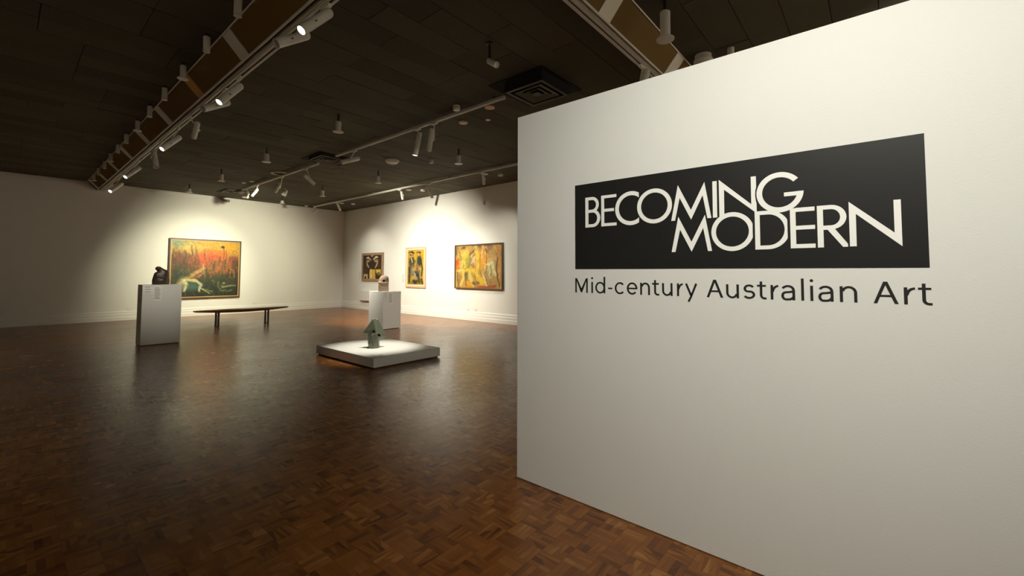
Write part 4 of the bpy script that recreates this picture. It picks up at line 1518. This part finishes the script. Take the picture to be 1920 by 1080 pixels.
# tilted spotlight on a black stem near the large vent
r = empty('ceiling_spotlight', (3.72, 3.52, H))
tag(r, 'tilted white spotlight on a black stem hanging near the large vent', 'spotlight')
part(r, MB().lathe([(.045, 0), (.045, .02), (.016, .022), (.016, .215)], (3.72, 3.52, H + .002), (0, 0, -1), 14), 'stem', M['dark_metal'])
dd = Vector((-.15, -.80, -.58)).normalized()
md = Vector((3.71, 3.46, 4.085))
part(r, MB().lathe([(.030, 0), (.036, .01), (.038, .20), (.032, .20), (.030, .18), (.001, .18)], md - dd * .10, dd, 20, cap=False).lathe([(.030, 0), (.001, -.001)], md - dd * .10, dd, 20, cap=False), 'lamp_body', M['white_metal'])

# discs: smoke detectors, speakers, blank covers
def disc(name, label, cat, x, y, prof, m_, parts=()):
    r = empty(name, (x, y, H))
    tag(r, label, cat, 'ceiling discs')
    cov = part(r, MB().lathe(prof, (x, y, H + .002), (0, 0, -1), 28), 'cover', m_)
    for nm, pf, mm in parts:
        subpart(cov, MB().lathe(pf, (x, y, H + .002), (0, 0, -1), 28), nm, mm)
    return r


SM = [(.085, 0), (.085, .025), (.070, .055), (.030, .062)]
disc('smoke_detector', 'white smoke detector left of the nearer middle track', 'detector', 4.804, 5.30, [(.065, 0), (.065, .05), (.055, .075), (.02, .08)], M['plastic'], [('sensor_ring', [(.067, .028), (.067, .034)], M['duct'])])
disc('ceiling_disc', 'flat cream ceiling disc right of the middle track', 'disc', 5.40, 5.77, [(.085, 0), (.085, .02), (.07, .03)], M['cream'])
disc('ceiling_disc', 'flat cream ceiling disc beside the near track end by large vent', 'disc', 5.20, 4.91, [(.085, 0), (.085, .012), (.07, .018)], M['cream'])
disc('ceiling_disc', 'tiny white ceiling disc left of the partition corner', 'disc', 5.61, 5.34, [(.045, 0), (.045, .012), (.03, .018)], M['plastic'])
disc('smoke_detector', 'large white domed detector halfway between middle and right tracks', 'detector', 6.13, 9.11, [(.17, 0), (.17, .03), (.13, .075), (.05, .085)], M['plastic'], [('sensor_ring', [(.045, .084), (.045, .10), (.02, .105)], M['white_metal'])])
disc('ring_speaker', 'white ring-shaped ceiling speaker left of farther middle track', 'speaker', 4.885, 12.75, [(.21, 0), (.21, .03), (.17, .045), (.14, .03), (.14, .026)], M['plastic'], [('grille', [(.138, .02), (.138, .028)], M['void'])])
disc('ceiling_disc', 'small white disc beside the farther track, nearer of the close pair', 'disc', 4.80, 14.55, [(.07, 0), (.07, .02), (.05, .03)], M['plastic'])
disc('ceiling_disc', 'small white disc beside the farther track, farther of the close pair', 'disc', 4.72, 15.0, [(.06, 0), (.06, .012), (.05, .02)], M['plastic'])
disc('ceiling_disc', 'small bright disc on ceiling close to the landscape painting wall', 'disc', 5.70, 17.85, [(.12, 0), (.12, .02), (.09, .03)], M['plastic'])
disc('ceiling_disc', 'small white disc on ceiling in the far corner', 'disc', 8.05, 18.1, [(.07, 0), (.07, .03), (.05, .05)], M['plastic'])
disc('smoke_detector', 'small white domed detector right of the middle hanging downlights', 'detector', 6.75, 8.35, [(.06, 0), (.06, .05), (.05, .08), (.02, .09)], M['plastic'])
for x, y, nm in ((8.66, 8.36, 'nearest the partition'), (8.70, 11.95, 'between the right paintings'), (8.66, 16.35, 'nearest the far corner')):
    disc('ceiling_disc', 'flat white disc between right track and wall ' + nm, 'disc', x, y, [(.10, 0), (.10, .015), (.08, .022)], M['plastic'])
for x, y, nm in ((8.95, 8.02, 'nearest the partition'), (8.98, 11.55, 'between the right paintings'), (9.00, 16.05, 'nearest the far corner')):
    disc('ceiling_disc', 'small raised white disc close to the right wall ' + nm, 'disc', x, y, [(.07, 0), (.08, .03), (.075, .06), (.03, .065)], M['plastic'])
disc('smoke_detector', 'white detector on ceiling just above the partition top edge', 'detector', 5.70, 1.62, [(.10, 0), (.10, .05), (.115, .06), (.115, .075), (.07, .12), (.03, .125)], M['plastic'])
disc('smoke_detector', 'narrow white detector tip above the partition, farther right', 'detector', 5.72, 1.30, [(.04, 0), (.04, .09), (.02, .12)], M['plastic'])
# tilted small lamp on the far ceiling
r = empty('ceiling_spotlight', (5.95, 15.0, H))
tag(r, 'small cream cone spotlight on ceiling beyond the farther middle track', 'spotlight')
part(r, MB().lathe([(.035, 0), (.035, .03), (.012, .032), (.012, .06)], (5.95, 15.0, H + .002), (0, 0, -1), 14), 'mount', M['white_metal'])
part(r, MB().lathe([(.04, 0), (.07, .12), (.08, .2), (.07, .2), (.05, .15), (.001, .14)], (6.0, 14.98, H - .05), (-.45, .1, -.9), 18, cap=False).lathe([(.04, 0), (.001, -.001)], (6.0, 14.98, H - .05), (-.45, .1, -.9), 18, cap=False), 'lamp_cone', M['plastic'])


def air_vent(label, x0, x1, y0, y1, drop=.17):
    r = empty('air_diffuser', ((x0 + x1) / 2, (y0 + y1) / 2, H))
    tag(r, label, 'air vent', 'ceiling air vents')
    z = H - drop
    cx, cy, hx, hy = (x0 + x1) / 2, (y0 + y1) / 2, (x1 - x0) / 2, (y1 - y0) / 2
    # black plate painting the vent's shadow on the ceiling, dropped casing, concentric louvres
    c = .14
    part(r, MB().box(x0 - .06, x1 + c * 2, y0 - .05, y1 + c * 2, H - .012, H + .0005), 'vent_shadow_plate', M['void'])

    def frame(hx0, hy0, hx1, hy1, za, zb, nm, m_):
        vs, fs = [], []
        for hx_, hy_, zz in ((hx0, hy0, za), (hx1, hy1, zb), (hx1, hy1, zb + .012), (hx0, hy0, za + .012)):
            vs += [(cx - hx_, cy - hy_, zz), (cx + hx_, cy - hy_, zz), (cx + hx_, cy + hy_, zz), (cx - hx_, cy + hy_, zz)]
        for i in range(4):
            for k in range(4):
                fs.append((i * 4 + k, i * 4 + (k + 1) % 4, ((i + 1) % 4) * 4 + (k + 1) % 4, ((i + 1) % 4) * 4 + k))
        part(r, MB().add(vs, fs), nm, m_)
    mb = MB()
    for a in ((x0, x1, y0, y0 + .012), (x0, x1, y1 - .012, y1), (x0, x0 + .012, y0 + .012, y1 - .012), (x1 - .012, x1, y0 + .012, y1 - .012)):
        mb.box(a[0], a[1], a[2], a[3], z + .002, H - .012)
    part(r, mb, 'casing', M['dark_metal'])
    frame(hx, hy, hx * .86, hy * .86, z, z, 'outer_frame', M['duct'])
    for f0, f1 in ((.70, .48), (.42, .25)):
        frame(hx * f0, hy * f0, hx * f1, hy * f1, z - .004, z + .020, 'louvre', M['duct'])
    part(r, MB().box(cx - hx * .16, cx + hx * .16, cy - hy * .16, cy + hy * .16, z - .004, z + .006), 'centre_plate', M['duct'])
    part(r, MB().box(x0 + .013, x1 - .013, y0 + .013, y1 - .013, H - .024, H - .014), 'dark_throat', M['void'])
    return r


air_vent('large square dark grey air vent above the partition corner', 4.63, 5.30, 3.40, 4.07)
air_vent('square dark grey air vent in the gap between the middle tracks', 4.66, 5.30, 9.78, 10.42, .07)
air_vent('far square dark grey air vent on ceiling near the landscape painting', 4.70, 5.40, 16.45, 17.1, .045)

# small boxy device at the top of the front wall
r = empty('wall_device', (5.2, YW, 4.2))
tag(r, 'small grey boxed device on a bracket at the top of front wall', 'device')
part(r, MB().bbox(5.05, 5.17, YW - .10, YW - .018, 4.255, 4.325, .005), 'bracket', M['grey_box'])
part(r, MB().bbox(5.14, 5.35, YW - .20, YW - .07, 4.18, 4.262, .006), 'device_box', M['grey_box'])
part(r, MB().lathe([(.02, 0), (.02, .03)], (5.24, YW - .20, 4.22), (0, -1, 0), 12), 'device_lens', M['dark_metal'])
